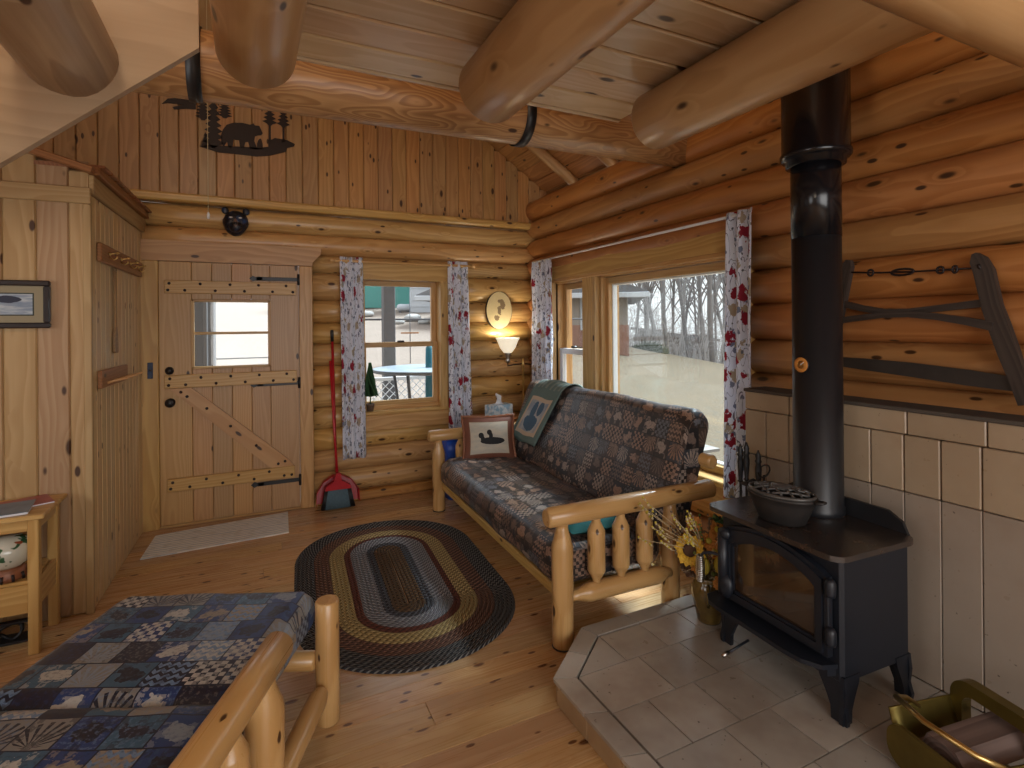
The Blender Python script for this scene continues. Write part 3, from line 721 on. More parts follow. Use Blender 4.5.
ledge(-0.575, 0.345, 1.05, 1.15, zig(-0.57, 0.34, 1.05, 1.15, 9)+[(-0.548, 1.075), (0.32, 1.075)])
ledge(-0.562, 0.325, 0.275, 0.37, zig(-0.56, 0.32, 0.275, 0.37, 8)+[(-0.54, 0.30), (0.30, 0.30)])
m = MB(); m.prism([(-0.545, 1.048), (-0.40, 1.048), (0.275, 0.43), (0.318, 0.372), (0.145, 0.372)], 0.032, X=T(0, 4.777, 0) @ RX(R(90)))
ca, sa = math.cos(R(-43.5)), math.sin(R(-43.5)); m.g = [(v[0]*ca+v[2]*sa, -v[0]*sa+v[2]*ca, v[1]) for v in m.v]
br = m.build('diagonal_brace', W['doorboard'], door); nails(br, [(-0.47, 1.02), (-0.43, 0.985), (-0.30, 0.885), (-0.14, 0.735), (0.04, 0.565), (0.20, 0.40), (0.25, 0.415)])
for z in (1.895, 1.045, 0.245):
    m = MB(); m.bar((0.365, 4.773, z), (0.05, 4.773, z), 0.01, 0.03, bev=0.002)
    m.prism([(0.005, 0), (0.03, 0.022), (0.055, 0.012), (0.10, 0.012), (0.10, -0.012), (0.055, -0.012), (0.03, -0.022)], 0.01, X=T(-0.005, 4.778, z) @ RX(R(90)))
    m.tube([(0.366, 4.768, z-0.045), (0.366, 4.768, z+0.045)], 0.011, 8); m.build('strap_hinge', black, door)
m = MB(); m.lathe([(0.001, 0), (0.027, 0), (0.03, 0.008), (0.02, 0.014), (0.018, 0.02), (0.001, 0.022)], 16, X=T(-0.545, 4.777, 1.183) @ RX(R(90))); m.build('deadbolt', black, door)
m = MB(); m.lathe([(0.001, 0), (0.03, 0), (0.03, 0.006), (0.012, 0.01), (0.012, 0.035), (0.030, 0.045), (0.034, 0.058), (0.026, 0.072), (0.001, 0.076)], 18, X=T(-0.538, 4.777, 0.945) @ RX(R(90))); m.build('door_knob', black, door)
m = MB()
for a, b, c_, d in ((-0.40, -0.385, 1.19, 1.722), (0.137, 0.152, 1.19, 1.722)): m.box(((a+b)/2, 4.79, (c_+d)/2), (b-a+0.006, 0.055, d-c_), bev=0.003)
for z in (1.197, 1.714): m.box((-0.124, 4.79, z), (0.55, 0.055, 0.018), bev=0.003)
fr = m.build('window_frame', W['trim'], door)
m = MB(); m.box((-0.124, 4.80, 1.462), (0.53, 0.03, 0.02), bev=0.003); m.build('glazing_bar', W['trim'], fr)
m = MB(); m.box((-0.124, 4.805, 1.456), (0.53, 0.004, 0.52), bev=0); m.build('window_pane', pane, fr)

# ------------------------------------------------------------------ back window
w1 = MB()
w1.box((1.262, 4.775, 1.995), (0.82, 0.05, 0.16), bev=0.005); w1.box((1.262, 4.775, 0.66), (0.80, 0.05, 0.135), bev=0.005)
w1.box((1.625, 4.79, 1.32), (0.07, 0.06, 1.20), bev=0.004); w1.box((0.855, 4.79, 1.32), (0.06, 0.06, 1.20), bev=0.004)
w1.box((0.872, 4.89, 1.325), (0.025, 0.21, 1.22), bev=0.002); w1.box((1.605, 4.89, 1.325), (0.025, 0.21, 1.22), bev=0.002)
w1.box((1.24, 4.89, 1.93), (0.75, 0.21, 0.025), bev=0.002)
win1 = struct('window_1', w1, W['trim'], 'small double-hung window between the floral curtains beside the door', 'window')
m = MB(); m.box((1.25, 4.84, 0.742), (0.84, 0.17, 0.03), bev=0.006); m.box((1.24, 4.87, 0.775), (0.72, 0.05, 0.04), bev=0.004); m.build('window_sill', W['trim'], win1)
def sash(par, x0, x1, z0, z1, y, mx=None):
    m = MB(); w = 0.045
    m.box((x0+w/2, y, (z0+z1)/2), (w, 0.04, z1-z0), bev=0.003); m.box((x1-w/2, y, (z0+z1)/2), (w, 0.04, z1-z0), bev=0.003)
    m.box(((x0+x1)/2, y, z0+w/2), (x1-x0-2*w, 0.04, w), bev=0.003); m.box(((x0+x1)/2, y, z1-w/2), (x1-x0-2*w, 0.04, w), bev=0.003)
    o = m.build('sash', W['logright'] if 0 else W['doorboard'], par)
    m = MB(); m.box(((x0+x1)/2, y, (z0+z1)/2), (x1-x0-2*w, 0.004, z1-z0-2*w), bev=0); m.build('pane', pane, o); return o
sash(win1, 0.885, 1.592, 1.315, 1.915, 4.93); sash(win1, 0.885, 1.592, 0.79, 1.36, 4.885)
m = MB(); m.box((1.24, 4.862, 1.365), (0.06, 0.03, 0.018), bev=0.004); m.build('sash_lock', bronze, win1)

# ------------------------------------------------------------------ big window on the right wall
w2 = MB(); x = 2.585
w2.box((x-0.02, 3.30, 2.005), (0.05, 2.26, 0.155), bev=0.005)           # head board
w2.box((x+0.0, 3.30, 1.915), (0.09, 2.24, 0.03), bev=0.004)
w2.box((x-0.005, 3.785, 1.22), (0.07, 0.14, 1.40), bev=0.005)           # mullion board
w2.box((x+0.02, 3.70, 1.22), (0.11, 0.05, 1.38), bev=0.004)
w2.box((x+0.0, 4.41, 1.22), (0.07, 0.07, 1.40), bev=0.004); w2.box((x+0.0, 2.20, 1.22), (0.07, 0.07, 1.40), bev=0.004)
for yy, dy in ((4.39, 0.03), (2.22, 0.03), (3.90, 0.03), (3.66, 0.03)): w2.box((x+0.10, yy, 1.22), (0.18, dy, 1.40), bev=0.002)
w2.box((x+0.10, 3.28, 1.905), (0.18, 2.26, 0.03), bev=0.002)
w2.box((x-0.02, 3.28, 0.43), (0.05, 2.30, 0.19), bev=0.005)            # apron
win2 = struct('window_2', w2, W['trim'], 'wide picture window with a narrow side sash behind the sofa', 'window')
m = MB(); m.box((x+0.05, 3.30, 0.535), (0.24, 2.20, 0.035), bev=0.006); m.build('window_sill', W['trim'], win2)
def ysash(par, y0, y1, z0, z1, xx, w, mat, nm='sash'):
    m = MB()
    m.box((xx, y0+w/2, (z0+z1)/2), (0.045, w, z1-z0), bev=0.003); m.box((xx, y1-w/2, (z0+z1)/2), (0.045, w, z1-z0), bev=0.003)
    m.box((xx, (y0+y1)/2, z0+w/2), (0.045, y1-y0-2*w, w), bev=0.003); m.box((xx, (y0+y1)/2, z1-w/2), (0.045, y1-y0-2*w, w), bev=0.003)
    o = m.build(nm, mat, par)
    m = MB(); m.box((xx, (y0+y1)/2, (z0+z1)/2), (0.004, y1-y0-2*w, z1-z0-2*w), bev=0); m.build('pane', pane, o); return o
ysash(win2, 2.235, 3.655, 0.555, 1.885, x+0.075, 0.05, W['doorboard'])
ysash(win2, 2.275, 3.615, 0.595, 1.845, x+0.11, 0.022, vinyl, 'vinyl_stop')
ysash(win2, 3.915, 4.375, 1.235, 1.885, x+0.12, 0.05, W['doorboard']); ysash(win2, 3.915, 4.375, 0.555, 1.285, x+0.07, 0.05, vinyl)
m = MB(); m.box((x+0.065, 4.15, 1.30), (0.03, 0.06, 0.02), bev=0.004); m.build('sash_lock', black, win2)

# ------------------------------------------------------------------ tile facing and hearth
mb = MB(); XT = 2.35
y = 2.02
while y > -1.2:
    mb.box((XT+0.05, y-0.13, 1.099), (0.10, 0.256, 0.092), bev=0.004); y -= 0.26
y = 2.02; k = 0
while y > -1.2:
    w = 0.128; mb.box((XT+0.05, y-w/2, 0.936), (0.10, w-0.004, 0.226), bev=0.004)
    mb.box((XT+0.052, y-w/2, 0.459), (0.10, w-0.0025, 0.72), bev=0.003, mi=1); y -= w
struct('wall_tile_facing', mb, [walltile, walltile2], 'cream tile facing on the wall behind the stove', 'tiled wall')
mb = MB(); mb.box((XT+0.075, 0.41, 1.152), (0.17, 3.22, 0.016), bev=0.003); mb.box((XT+0.10, 0.41, 0.6), (0.09, 3.20, 1.05), bev=0)
struct('trim_8', mb, grout, 'thin brown ledge on top of the tile facing', 'trim')

hz = 0.10
hearth = thing('hearth', 'raised tiled hearth under the black wood stove', 'hearth', (1.08, 1.85, 0))
hx, hy = 1.08, 1.85
outer = [(1.075, 0.55), (1.075, 1.85), (1.372, 2.10), (2.345, 2.10), (2.345, 0.55)]
m = MB(); m.prism([(px-hx+(0.012 if px < 2 else 0), py-hy-(0.012 if py > 1 else 0)) for px, py in outer], hz-0.014); m.build('hearth_base', grout, hearth)
m = MB()
def sideboxes(a, b, step):
    a, b = Vector((*a, 0)), Vector((*b, 0)); L = (b-a).length; n = max(1, round(L/step)); d = (b-a)/n
    for i in range(n): 
        p, q = a+d*i, a+d*(i+1); e = d.normalized()*0.002
        m.bar((p+e-Vector((hx, hy, -(hz-0.013)/2))), (q-e-Vector((hx, hy, -(hz-0.013)/2))), 0.022, hz-0.016, bev=0.003)
sideboxes((1.09, 0.55), (1.09, 1.84), 0.21); sideboxes((1.09, 1.845), (1.376, 2.085), 0.2); sideboxes((1.382, 2.087), (2.34, 2.087), 0.21)
m.build('side_tile_band', sidetile, hearth)
# border tiles
def inset(p, q, d):
    e = (Vector(q)-Vector(p)).normalized(); return Vector((e.y, -e.x))*d
m = MB(); bw = 0.082
inn = [(1.157, 0.55), (1.157, 1.815), (1.400, 2.018), (2.345, 2.018)]
fin = [(1.165, 0.55), (1.165, 1.811), (1.403, 2.010), (2.345, 2.010)]
def borderrun(o0, o1, i0, i1, n):
    for i in range(n):
        a, b = i/n, (i+1)/n; g_ = 0.0018
        P = [Vector(o0).lerp(Vector(o1), a), Vector(o0).lerp(Vector(o1), b), Vector(i0).lerp(Vector(i1), b), Vector(i0).lerp(Vector(i1), a)]
        c_ = sum(P, Vector((0, 0)))/4; P = [c_+(p-c_)*(1-0.028) for p in P]
        m.prism([(p.x-hx, p.y-hy) for p in P], 0.014, X=T(0, 0, hz-0.014))
borderrun((1.07, 0.55), (1.07, 1.852), inn[0], inn[1], 6); borderrun((1.07, 1.852), (1.369, 2.105), inn[1], inn[2], 2); borderrun((1.369, 2.105), (2.352, 2.105), inn[2], (2.352, 2.018), 4)
m.build('border_tiles', hearthm, hearth)
m = MB()
def clip_tile(x0, x1, y0, y1):
    poly = [(x0, y0), (x1, y0), (x1, y1), (x0, y1)]
    nx, ny = fin[1], fin[2]; dx, dy = ny[0]-nx[0], ny[1]-nx[1]
    def sd(p): return dx*(p[1]-nx[1])-dy*(p[0]-nx[0])      # >0 : outside the clipped corner
    out = []
    for i in range(len(poly)):
        a, b = poly[i], poly[(i+1) % len(poly)]; sa, sb = sd(a), sd(b)
        if sa <= 0: out.append(a)
        if sa*sb < 0: t_ = sa/(sa-sb); out.append((a[0]+(b[0]-a[0])*t_, a[1]+(b[1]-a[1])*t_))
    if len(out) >= 3: m.prism([(p[0]-hx, p[1]-hy) for p in out], 0.012, X=T(0, 0, hz-0.0145))
ys = [2.011, 1.815, 1.59, 1.36, 1.13, 0.90, 0.67, 0.55]
for j, (y1, y0) in enumerate(zip(ys, ys[1:])):
    x = 1.165-(0.0 if j % 2 else 0.0); first = [0.24, 0.30, 0.16, 0.30, 0.22, 0.3, 0.2][j]
    ws = first
    while x < 2.34:
        x1 = min(2.354, x+ws); clip_tile(x+0.0026, x1-0.0026, y0+0.0026, y1-0.0026); x = x1; ws = 0.226
m.build('field_tiles', hearthm, hearth)

# ------------------------------------------------------------------ overhead timbers, loft and stairs
m = MB(); m.log((-2.9, 2.74, 2.635), (2.66, 2.74, 2.69), 0.163, 0.135, 28, 0.3, 0.02)
tag(m.build('tie_beam', W['beam']), 'long round log beam crossing the room in front of the plank gable', 'beam')
def strap(x, zc, r, label):
    m = MB(); n = 28
    def fn(u, v):
        a = 2*PI*u; return (x+(v-0.5)*0.055, 2.74+(r+0.006)*math.cos(a), zc+(r+0.006)*math.sin(a))
    m.grid(fn, n, 1); tag(m.build('beam_strap', black, solid=0.006), label, 'strap', 'black straps around the beam')
strap(-0.205, 2.662, 0.150, 'black metal strap round the beam above the metal bear scene')
strap(1.40, 2.678, 0.142, 'black metal strap round the beam beside the middle loft joist')
jl = ['loft joist log nearest the staircase, ending above the front door', 'middle loft joist log, between the joist by the stairs and the one by the pipe', 'loft joist log passing in front of the stove pipe']
for (x, ye, r), lb in zip(((0.03, 2.14, 0.131), (0.91, 2.08, 0.137), (1.77, 2.06, 0.136)), jl):
    m = MB(); m.log((x, ye, 2.485), (x, -2.2, 2.485), r, r*1.04, 32, 0.35, 0.012, bev=0.02)
    tag(m.build('loft_joist', W['joist']), lb, 'joist', 'log joists under the loft')
m = MB(); m.log((-2.9, 0.65, 2.255), (2.66, 0.65, 2.255), 0.086, 0.086, 28, 0.3, 0.012)
tag(m.build('cross_beam', W['joist']), 'log cross beam at the top right corner near the camera', 'beam')
mb = MB(); y = 2.40
while y > -2.3:
    mb.box((0.92, y-0.1, 2.646), (1.86, 0.191, 0.035), bev=0.015); y -= 0.2
mb.box((0.92, 2.413, 2.644), (1.86, 0.024, 0.045), bev=0.004)
mb.box((0.92, 0.05, 2.685), (1.86, 4.7, 0.02), bev=0)
struct('ceiling_loft', mb, W['deck'], 'pale grooved board underside of the loft floor', 'ceiling')
for k, (y, lb) in enumerate(((4.27, 'slim pole rafter nearest the gable under the roof'), (3.66, 'slim pole rafter second from the gable under the roof'))):
    m = MB(); m.log((2.83, y, 2.92-0.655*(2.83-2.695)-0.052), (-0.15, y, roofz(-0.15)-0.052), 0.048, 0.05, 14)
    tag(m.build('rafter', W['joist']), lb, 'rafter', 'pole rafters under the roof')
# staircase to the loft: sawn stringer with log treads, in the plane y = 2.0
st = thing('staircase', 'log staircase to the loft at the top left corner', 'staircase', (-2.84, 2.04, 0))
m = MB(); dx = Vector((1, 0, 0.893)).normalized(); up_ = Vector((-0.893, 0, 1)).normalized()
L = math.hypot(2.70, 2.70*0.893)
poly = [(0.0, 0.015), (2.70, 2.405), (2.70, 2.62), (2.53, 2.62), (0.0, 0.345)]
m.prism(poly, 0.03, X=T(0, -0.012, 0) @ RX(R(90))); m.build('stringer', W['stair'], st)
m = MB(); m.prism(poly, 0.03, X=T(0, -0.955, 0) @ RX(R(90))); m.build('stringer', W['stair'], st)
for k in range(-8, 1):
    x, z = -0.475+k*0.29+2.84, 2.31+k*0.259
    m = MB(); m.log((x, 0.05-0.06, z), (x, -0.98, z), 0.122, 0.125, 26, 0.3, 0.05, bev=0.02); m.build('tread', W['tread'], st)

# ------------------------------------------------------------------ log sofa by the window
sofa = thing('log_futon_sofa', 'long log-framed futon sofa with dark lodge-pattern cushions under the big window', 'sofa', (1.306, 2.163, 0), R(-2))
def spindle(m, x, y, z0, z1, r):
    m.tube([(x, y, z0), (x, y, z0+0.024), (x, y, z0+0.027), (x, y, z0+0.058), (x, y, z0+0.062), (x, y, z0+0.066), (x, y, z1-0.070), (x, y, z1-0.066), (x, y, z1-0.062), (x, y, z1-0.030), (x, y, z1-0.027), (x, y, z1)], [0.019, 0.021, 0.023, r*0.93, r*0.985, r, r, r*0.985, r*0.93, 0.025, 0.022, 0.02], 16, seed=x*9+y, wob=0.03)
def arm(root, y, rails=(0.612, 0.047), deep=0.66, inv=1):
    m = MB(); m.log((-0.085, y, 0.610), (0.915, y, 0.620), 0.046, 0.048, 20, 0.2, 0.03); m.build('arm_rail', W['furn'], root)
    m = MB(); m.tube([(0, y, 0.0), (0, y, 0.012), (0, y, 0.46), (0, y, 0.475), (0, y, 0.545), (0, y, 0.58)], [0.046, 0.05, 0.051, 0.049, 0.03, 0.027], 18, wob=0.03, seed=y); f = m.build('front_post', W['furn'], root)
    m = MB(); m.lathe([(0.03, -0.001), (0.052, 0), (0.052, 0.006), (0.03, 0.007)], 16, X=T(0, y, 0)); m.build('rubber_foot', black, f)
    yr = y+0.03; m = MB(); m.tube([(deep, yr, 0.0), (deep, yr, 0.012), (deep, yr, 0.46), (deep, yr, 0.475), (deep, yr, 0.545), (deep, yr, 0.59)], [0.044, 0.048, 0.049, 0.047, 0.032, 0.028], 18, wob=0.03, seed=y+4); m.build('rear_post', W['furn'], root)
    m = MB(); m.tube([(0.03, y, 0.222), (0.075, y, 0.222), (0.13, y, 0.223), (0.15, y, 0.223), (0.53, y, 0.226), (0.56, y, 0.226), (0.60, y, 0.226), (0.63, y, 0.226)], [0.022, 0.024, 0.041, 0.044, 0.045, 0.043, 0.027, 0.025], 16, wob=0.03, seed=y+8); m.build('lower_rail', W['furn'], root)
    for x in (0.188, 0.33, 0.472):
        m = MB(); spindle(m, x, y, 0.255, 0.578, 0.043); m.build('spindle', W['furn'], root)
arm(sofa, 0.0); arm(sofa, 2.05)
m = MB(); m.box((0.035, 1.05, 0.20), (0.035, 1.98, 0.055), bev=0.006); m.build('seat_rail', W['furn'], sofa)
m = MB(); m.box((0.60, 1.03, 0.20), (0.035, 1.95, 0.055), bev=0.006); m.build('seat_rail', W['furn'], sofa)
m = MB()
for k in range(9): m.box((0.32, 0.16+k*0.22, 0.195), (0.56, 0.06, 0.02), bev=0.003)
m.build('seat_slats', W['furn'], sofa)
m = MB(); m.log((0.875, -0.06, 0.775), (0.875, 2.08, 0.775), 0.036, 0.036, 16); m.build('back_rail', W['furn'], sofa)
m = MB(); m.log((0.72, 0.25, 0.22), (0.90, 0.25, 0.72), 0.032, 0.03, 12); m.build('back_upright', W['furn'], sofa)
m = MB(); m.log((0.72, 1.80, 0.22), (0.90, 1.80, 0.72), 0.032, 0.03, 12); m.build('back_upright', W['furn'], sofa)
prof = dense(rrect(-0.02, 0.64, 0.228, 0.435, 0.085, 6), 0.045)
prof = [(x, z+(0.016*(1-((x-0.31)/0.33)**2) if z > 0.33 else 0)) for x, z in prof]
m = MB(); m.cushion(1.93, prof, X=T(0, 0.06, 0), puff=0.012, nl=36, seed=2.0); m.build('seat_mattress', lodge, sofa)
# back cushion: slab leaning back
def lean(prof2, ox, oz, a):   # (t across thickness, h along height)
    return [(ox+h*math.sin(a)+t*math.cos(a), oz+h*math.cos(a)-t*math.sin(a)) for t, h in prof2]
prof = lean(dense(rrect(0.0, 0.17, 0.0, 0.70, 0.075, 5), 0.05), 0.575, 0.40, R(20))
m = MB(); m.cushion(2.0, prof, X=T(0, 0.015, 0), puff=0.012, nl=36, seed=5.0); m.build('back_mattress', lodge, sofa)

# throw draped over the back of the sofa
path = []
def bp(t, h): a = R(20); return (0.575+h*math.sin(a)+t*math.cos(a), 0.40+h*math.cos(a)-t*math.sin(a))
for h in (0.17, 0.25, 0.32, 0.38, 0.44, 0.5, 0.56, 0.61): path.append(bp(-0.016, h))
for k in range(0, 7): a = PI-PI*k/6; path.append(bp(0.085+0.103*math.cos(a), 0.625+0.095*math.sin(a)))
for h in (0.5, 0.4, 0.3): path.append(bp(0.19, h))
arc = [0]
for p, q in zip(path, path[1:]): arc.append(arc[-1]+math.hypot(q[0]-p[0], q[1]-p[1]))
def throw_pt(u, v):
    s_ = u*arc[-1]; i = max(k for k in range(len(arc)-1) if arc[k] <= s_+1e-9); f = (s_-arc[i])/(arc[i+1]-arc[i])
    x = path[i][0]+(path[i+1][0]-path[i][0])*f; z = path[i][1]+(path[i+1][1]-path[i][1])*f
    # hangs a little askew: lower end shifted towards the far arm
    y = 1.32+0.47*v+0.20*max(0, 1-u*2.0)
    w = 0.006*math.sin(v*9+u*5)
    return (x-0.008-abs(w), y, z+w)
m = MB(); m.grid(throw_pt, 40, 16, gfn=lambda u, v: ((1-v)*0.42, u*1.05, 0))
th = m.build('throw_blanket', throwm, loc=(1.306, 2.163, 0), rotz=R(-2), solid=0.007)
tag(th, 'green-edged woven throw with a bird picture over the sofa back', 'throw')
# loon pillow
m = MB(); pw, phh, pt = 0.42, 0.36, 0.11
def pil(sgn):
    def fn(u, v):
        x = (u-0.5)*pw; y = (v-0.5)*phh; b = (1-abs(2*u-1)**2.6)*(1-abs(2*v-1)**2.6)
        pin = 1-0.06*(1-abs(2*u-1)**2)*abs(2*v-1)**3-0.0
        return (x*(1-0.07*math.sin(PI*v)), y*(1-0.07*math.sin(PI*u)), sgn*pt/2*max(0, b)**0.55)
    return fn
PX = T(1.306, 2.163, 0) @ RZ(R(-2)) @ T(0.35, 1.80, 0.43) @ RZ(R(-14)) @ RX(R(72))
m.grid(pil(1), 18, 16, gfn=lambda u, v: (u*0.40, v*0.34, 0)); m.grid(pil(-1), 18, 16, mi=1, gfn=lambda u, v: (u, v, 0))
pl = m.build('loon_pillow', [loon_face, tealcl]); pl.matrix_world = PX @ T(0, 0.17, 0)
tag(pl, 'square tapestry pillow with two loons and a brown border on the sofa', 'pillow')
m = MB()
pts = []
for k in range(64):
    u = k/64; q = u*4
    e = (q, 0) if q < 1 else (1, q-1) if q < 2 else (3-q, 1) if q < 3 else (0, 4-q)
    p = pil(1)(e[0], e[1]); pts.append((p[0]*1.02, p[1]*1.02, 0.006*math.sin(k*PI)))
m.tube(pts, [0.009 if k % 2 else 0.013 for k in range(64)], 6, closed=True); m.build('fringe_trim', W['redwood'], pl)
# teal pillow lying on the seat behind the near arm
m = MB()
def flat(sgn): return lambda u, v: ((u-0.5)*0.34, (v-0.5)*0.24, sgn*0.035*max(0, (1-abs(2*u-1)**3)*(1-abs(2*v-1)**3))**0.5)
m.grid(flat(1), 14, 12); m.grid(flat(-1), 14, 12)
tp = m.build('teal_pillow', tealcl); tp.matrix_world = T(1.306, 2.163, 0) @ RZ(R(-2)) @ T(0.28, 0.21, 0.488) @ RX(R(8))
tag(tp, 'teal cloth pillow lying on the sofa seat behind the near arm', 'pillow')

# ------------------------------------------------------------------ lounger in the foreground (its axis follows the viewing direction of the room's diagonal)
la = R(-26.0)
lx, ly = -1.13*math.cos(la)-1.5*math.sin(la), -1.13*math.sin(la)+1.5*math.cos(la)
lo = thing('log_futon_lounger', 'log-framed futon lounger with blue lodge-pattern cushions in the foreground', 'lounger', (lx, ly, 0), la+R(1.5))
def LP(lat, d): return (lat+1.13, d-1.5)
for lat in (-0.70, -1.56):
    x, _ = LP(lat, 0)
    m = MB(); m.log((x, LP(0, 1.605)[1], 0.555), (x, LP(0, 0.62)[1], 0.555), 0.045, 0.047, 22, 0.2, 0.03, bev=0.02); m.build('arm_rail', W['furn'], lo)
    for dd in (1.49, 0.80):
        y = LP(0, dd)[1]; m = MB(); m.tube([(x, y, 0.0), (x, y, 0.012), (x, y, 0.43), (x, y, 0.445), (x, y, 0.50), (x, y, 0.53)], [0.046, 0.05, 0.052, 0.05, 0.03, 0.027], 18, wob=0.03, seed=dd); m.build('arm_post', W['furn'], lo)
    for dd in (1.0, 1.15, 1.30):
        m = MB(); spindle(m, x, LP(0, dd)[1], 0.25, 0.53, 0.043); m.build('spindle', W['furn'], lo)
    m = MB(); m.log((x, LP(0, 0.84)[1], 0.225), (x, LP(0, 1.45)[1], 0.225), 0.043, 0.043, 16); m.build('lower_rail', W['furn'], lo)
    y = LP(0, 2.04)[1]; x = x if lat > -1 else x+0.13; m = MB(); m.log((x, y, 0.0), (x, y, 0.462 if lat > -1 else 0.27), 0.044, 0.044, 20, 0.12, 0.03, bev=0.006); m.build('foot_post', W['furn'], lo)
    m = MB(); m.tube([(x-0.004, LP(0, 1.985)[1], 0.15), (x-0.004, LP(0, 1.97)[1], 0.15), (x-0.004, LP(0, 1.93)[1], 0.15), (x-0.004, LP(0, 1.55)[1], 0.15), (x-0.004, LP(0, 1.50)[1], 0.15)], [0.018, 0.028, 0.036, 0.036, 0.02], 16); m.build('foot_rail', W['furn'], lo)
m = MB(); m.log((LP(-1.42, 0)[0], LP(0, 2.04)[1], 0.23), (LP(-0.74, 0)[0], LP(0, 2.04)[1], 0.23), 0.036, 0.036, 16); m.build('cross_rail', W['furn'], lo)
for dd in (0.95, 1.40, 1.60, 1.98):
    m = MB(); m.box((-0.03, LP(0, dd)[1], 0.285), (0.66, 0.07, 0.03), bev=0.004); m.build('deck_slat', W['furn'], lo)
# cushions swept across the width
def swp(prof, L, name, seed):
    m = MB(); m.cushion(L, prof, X=RZ(R(-90)) , puff=0.012, nl=26, seed=seed); return m.build(name, lodgeblue, lo)
p2 = dense(rrect(-0.655, 0.0, 0.302, 0.460, 0.06, 5), 0.05)
c1 = swp(p2, 0.765, 'seat_mattress', 3.0); c1.location = (-0.405, 0, 0)
p3 = dense(rrect(-0.015, 0.70, 0.305, 0.470, 0.07, 5), 0.05)
c2 = swp(p3, 0.755, 'back_mattress', 8.0); c2.location = (-0.40, 0, 0)

# ------------------------------------------------------------------ braided oval rug
m = MB(); cx, cy = 0.785, 3.215; half = 0.365; RW = 0.572; rows = 25; pitch = RW/rows
vs = []; 
def stadium(r, s_):  # s_ 0..1 around a stadium with straight half-length 'half'
    per = 4*half+2*PI*r; d = s_*per
    if d < 2*half: return (r, -half+d), d
    d2 = d-2*half
    if d2 < PI*r: a = d2/r; return (r*math.cos(a), half+r*math.sin(a)), d
    d3 = d2-PI*r
    if d3 < 2*half: return (-r, half-d3), d
    a = (d3-2*half)/r; return (-r*math.cos(a), -half-r*math.sin(a)), d
N = 180
prof = []
for k in range(rows):
    for f, h in ((0.06, 0.004), (0.28, 0.0125), (0.72, 0.0125), (0.94, 0.004)): prof.append((k*pitch+pitch*f, h, k))
prof.append((RW, 0.0, rows-1))
V = []; G = []
for r_, h, k in prof:
    for i in range(N+1):
        (x, y), d = stadium(max(r_, 0.002), min(i/N, 0.99999)); ob = 0.006*mnoise.noise(Vector((x*3, y*3, 0)))
        V.append((x*(1+ob), y*(1+ob), h)); G.append((d, r_, k))
F = [[a*(N+1)+i, a*(N+1)+i+1, (a+1)*(N+1)+i+1, (a+1)*(N+1)+i] for a in range(len(prof)-1) for i in range(N)]
m.add(V, F, G, True)
tag(m.build('braided_rug', rugm, loc=(cx, cy, 0.001), rotz=R(-4)), 'oval braided rug with tan, rust, grey and black rings on the floor', 'rug')
# doormat
m = MB(); P = [(-0.650, 4.20), (-0.622, 4.625), (0.268, 4.727), (0.246, 4.254)]
m.prism([(a+0.19, b-4.45) for a, b in (P[0], P[3], P[2], P[1])], 0.007)
tag(m.build('doormat', matm, loc=(-0.19, 4.45, 0.0005)), 'pale blue patterned doormat on the floor before the door', 'doormat')

# ------------------------------------------------------------------ wood stove on the hearth
sv = thing('wood_stove', 'black cast-iron wood stove with an arched glass door on the hearth', 'stove', (1.83, 1.165, 0.10), R(-3))
# local: x backwards into the wall, y to the left end, z up
m = MB(); m.box((0.195, 0.295, 0.355), (0.37, 0.56, 0.44), bev=0.012); m.build('firebox', stovem, sv)
m = MB(); m.prism(dense(rrect(-0.035, 0.405, -0.006, 0.628, 0.05, 5), 0.1), 0.02, X=T(0, 0, 0.575)); m.build('stove_top', stovetop, sv)
m = MB(); m.prism([(0.03, 0.0), (0.61, 0.0), (0.61, 0.02), (0.585, 0.075), (0.53, 0.105), (0.11, 0.105), (0.055, 0.075), (0.03, 0.02)], 0.014, X=T(0.405, 0, 0.56) @ Matrix(((0, 0, 1, 0), (1, 0, 0, 0), (0, 1, 0, 0), (0, 0, 0, 1)))); m.build('rear_shield', black, sv)
YZ = Matrix(((0, 0, -1, 0), (1, 0, 0, 0), (0, 1, 0, 0), (0, 0, 0, 1)))   # poly (y,z), depth towards -x
def arch(y0, y1, z0, zs, zt, n=16):
    out = [(y0, z0), (y1, z0)]
    for k in range(n+1):
        t_ = k/n; y = y1+(y0-y1)*t_; out.append((y, zs+(zt-zs)*math.sin(PI*t_)**0.8))
    return out
outer = arch(0.048, 0.562, 0.225, 0.505, 0.57); inner = arch(0.098, 0.478, 0.272, 0.455, 0.515)
def ringprism(m, a, b, depth, X):
    n = len(a); vs = []; gs = []
    for z in (0, depth):
        for P in (a, b):
            for x, y in P: vs.append((x, y, z)); gs.append((x, y, z))
    fs = []
    for i in range(n):
        j = (i+1) % n
        fs += [[i, j, n+j, n+i], [2*n+i, 3*n+i, 3*n+j, 2*n+j], [i, 2*n+i, 2*n+j, j], [n+i, n+j, 3*n+j, 3*n+i]]
    m.add(vs, fs, gs, False, 0, X)
m = MB(); ringprism(m, outer, inner, 0.028, T(0.006, 0, 0) @ YZ)
o2 = arch(0.062, 0.546, 0.238, 0.495, 0.556); i2 = arch(0.086, 0.49, 0.262, 0.463, 0.524); ringprism(m, o2, i2, 0.010, T(-0.022, 0, 0) @ YZ)
dr = m.build('stove_door', stovem, sv)
m = MB(); m.prism(inner, 0.006, X=T(-0.006, 0, 0) @ YZ); m.build('door_glass', stoveglass, dr)
m = MB()
m.tube([(-0.04, 0.515, 0.25), (-0.04, 0.515, 0.50)], 0.021, 14)
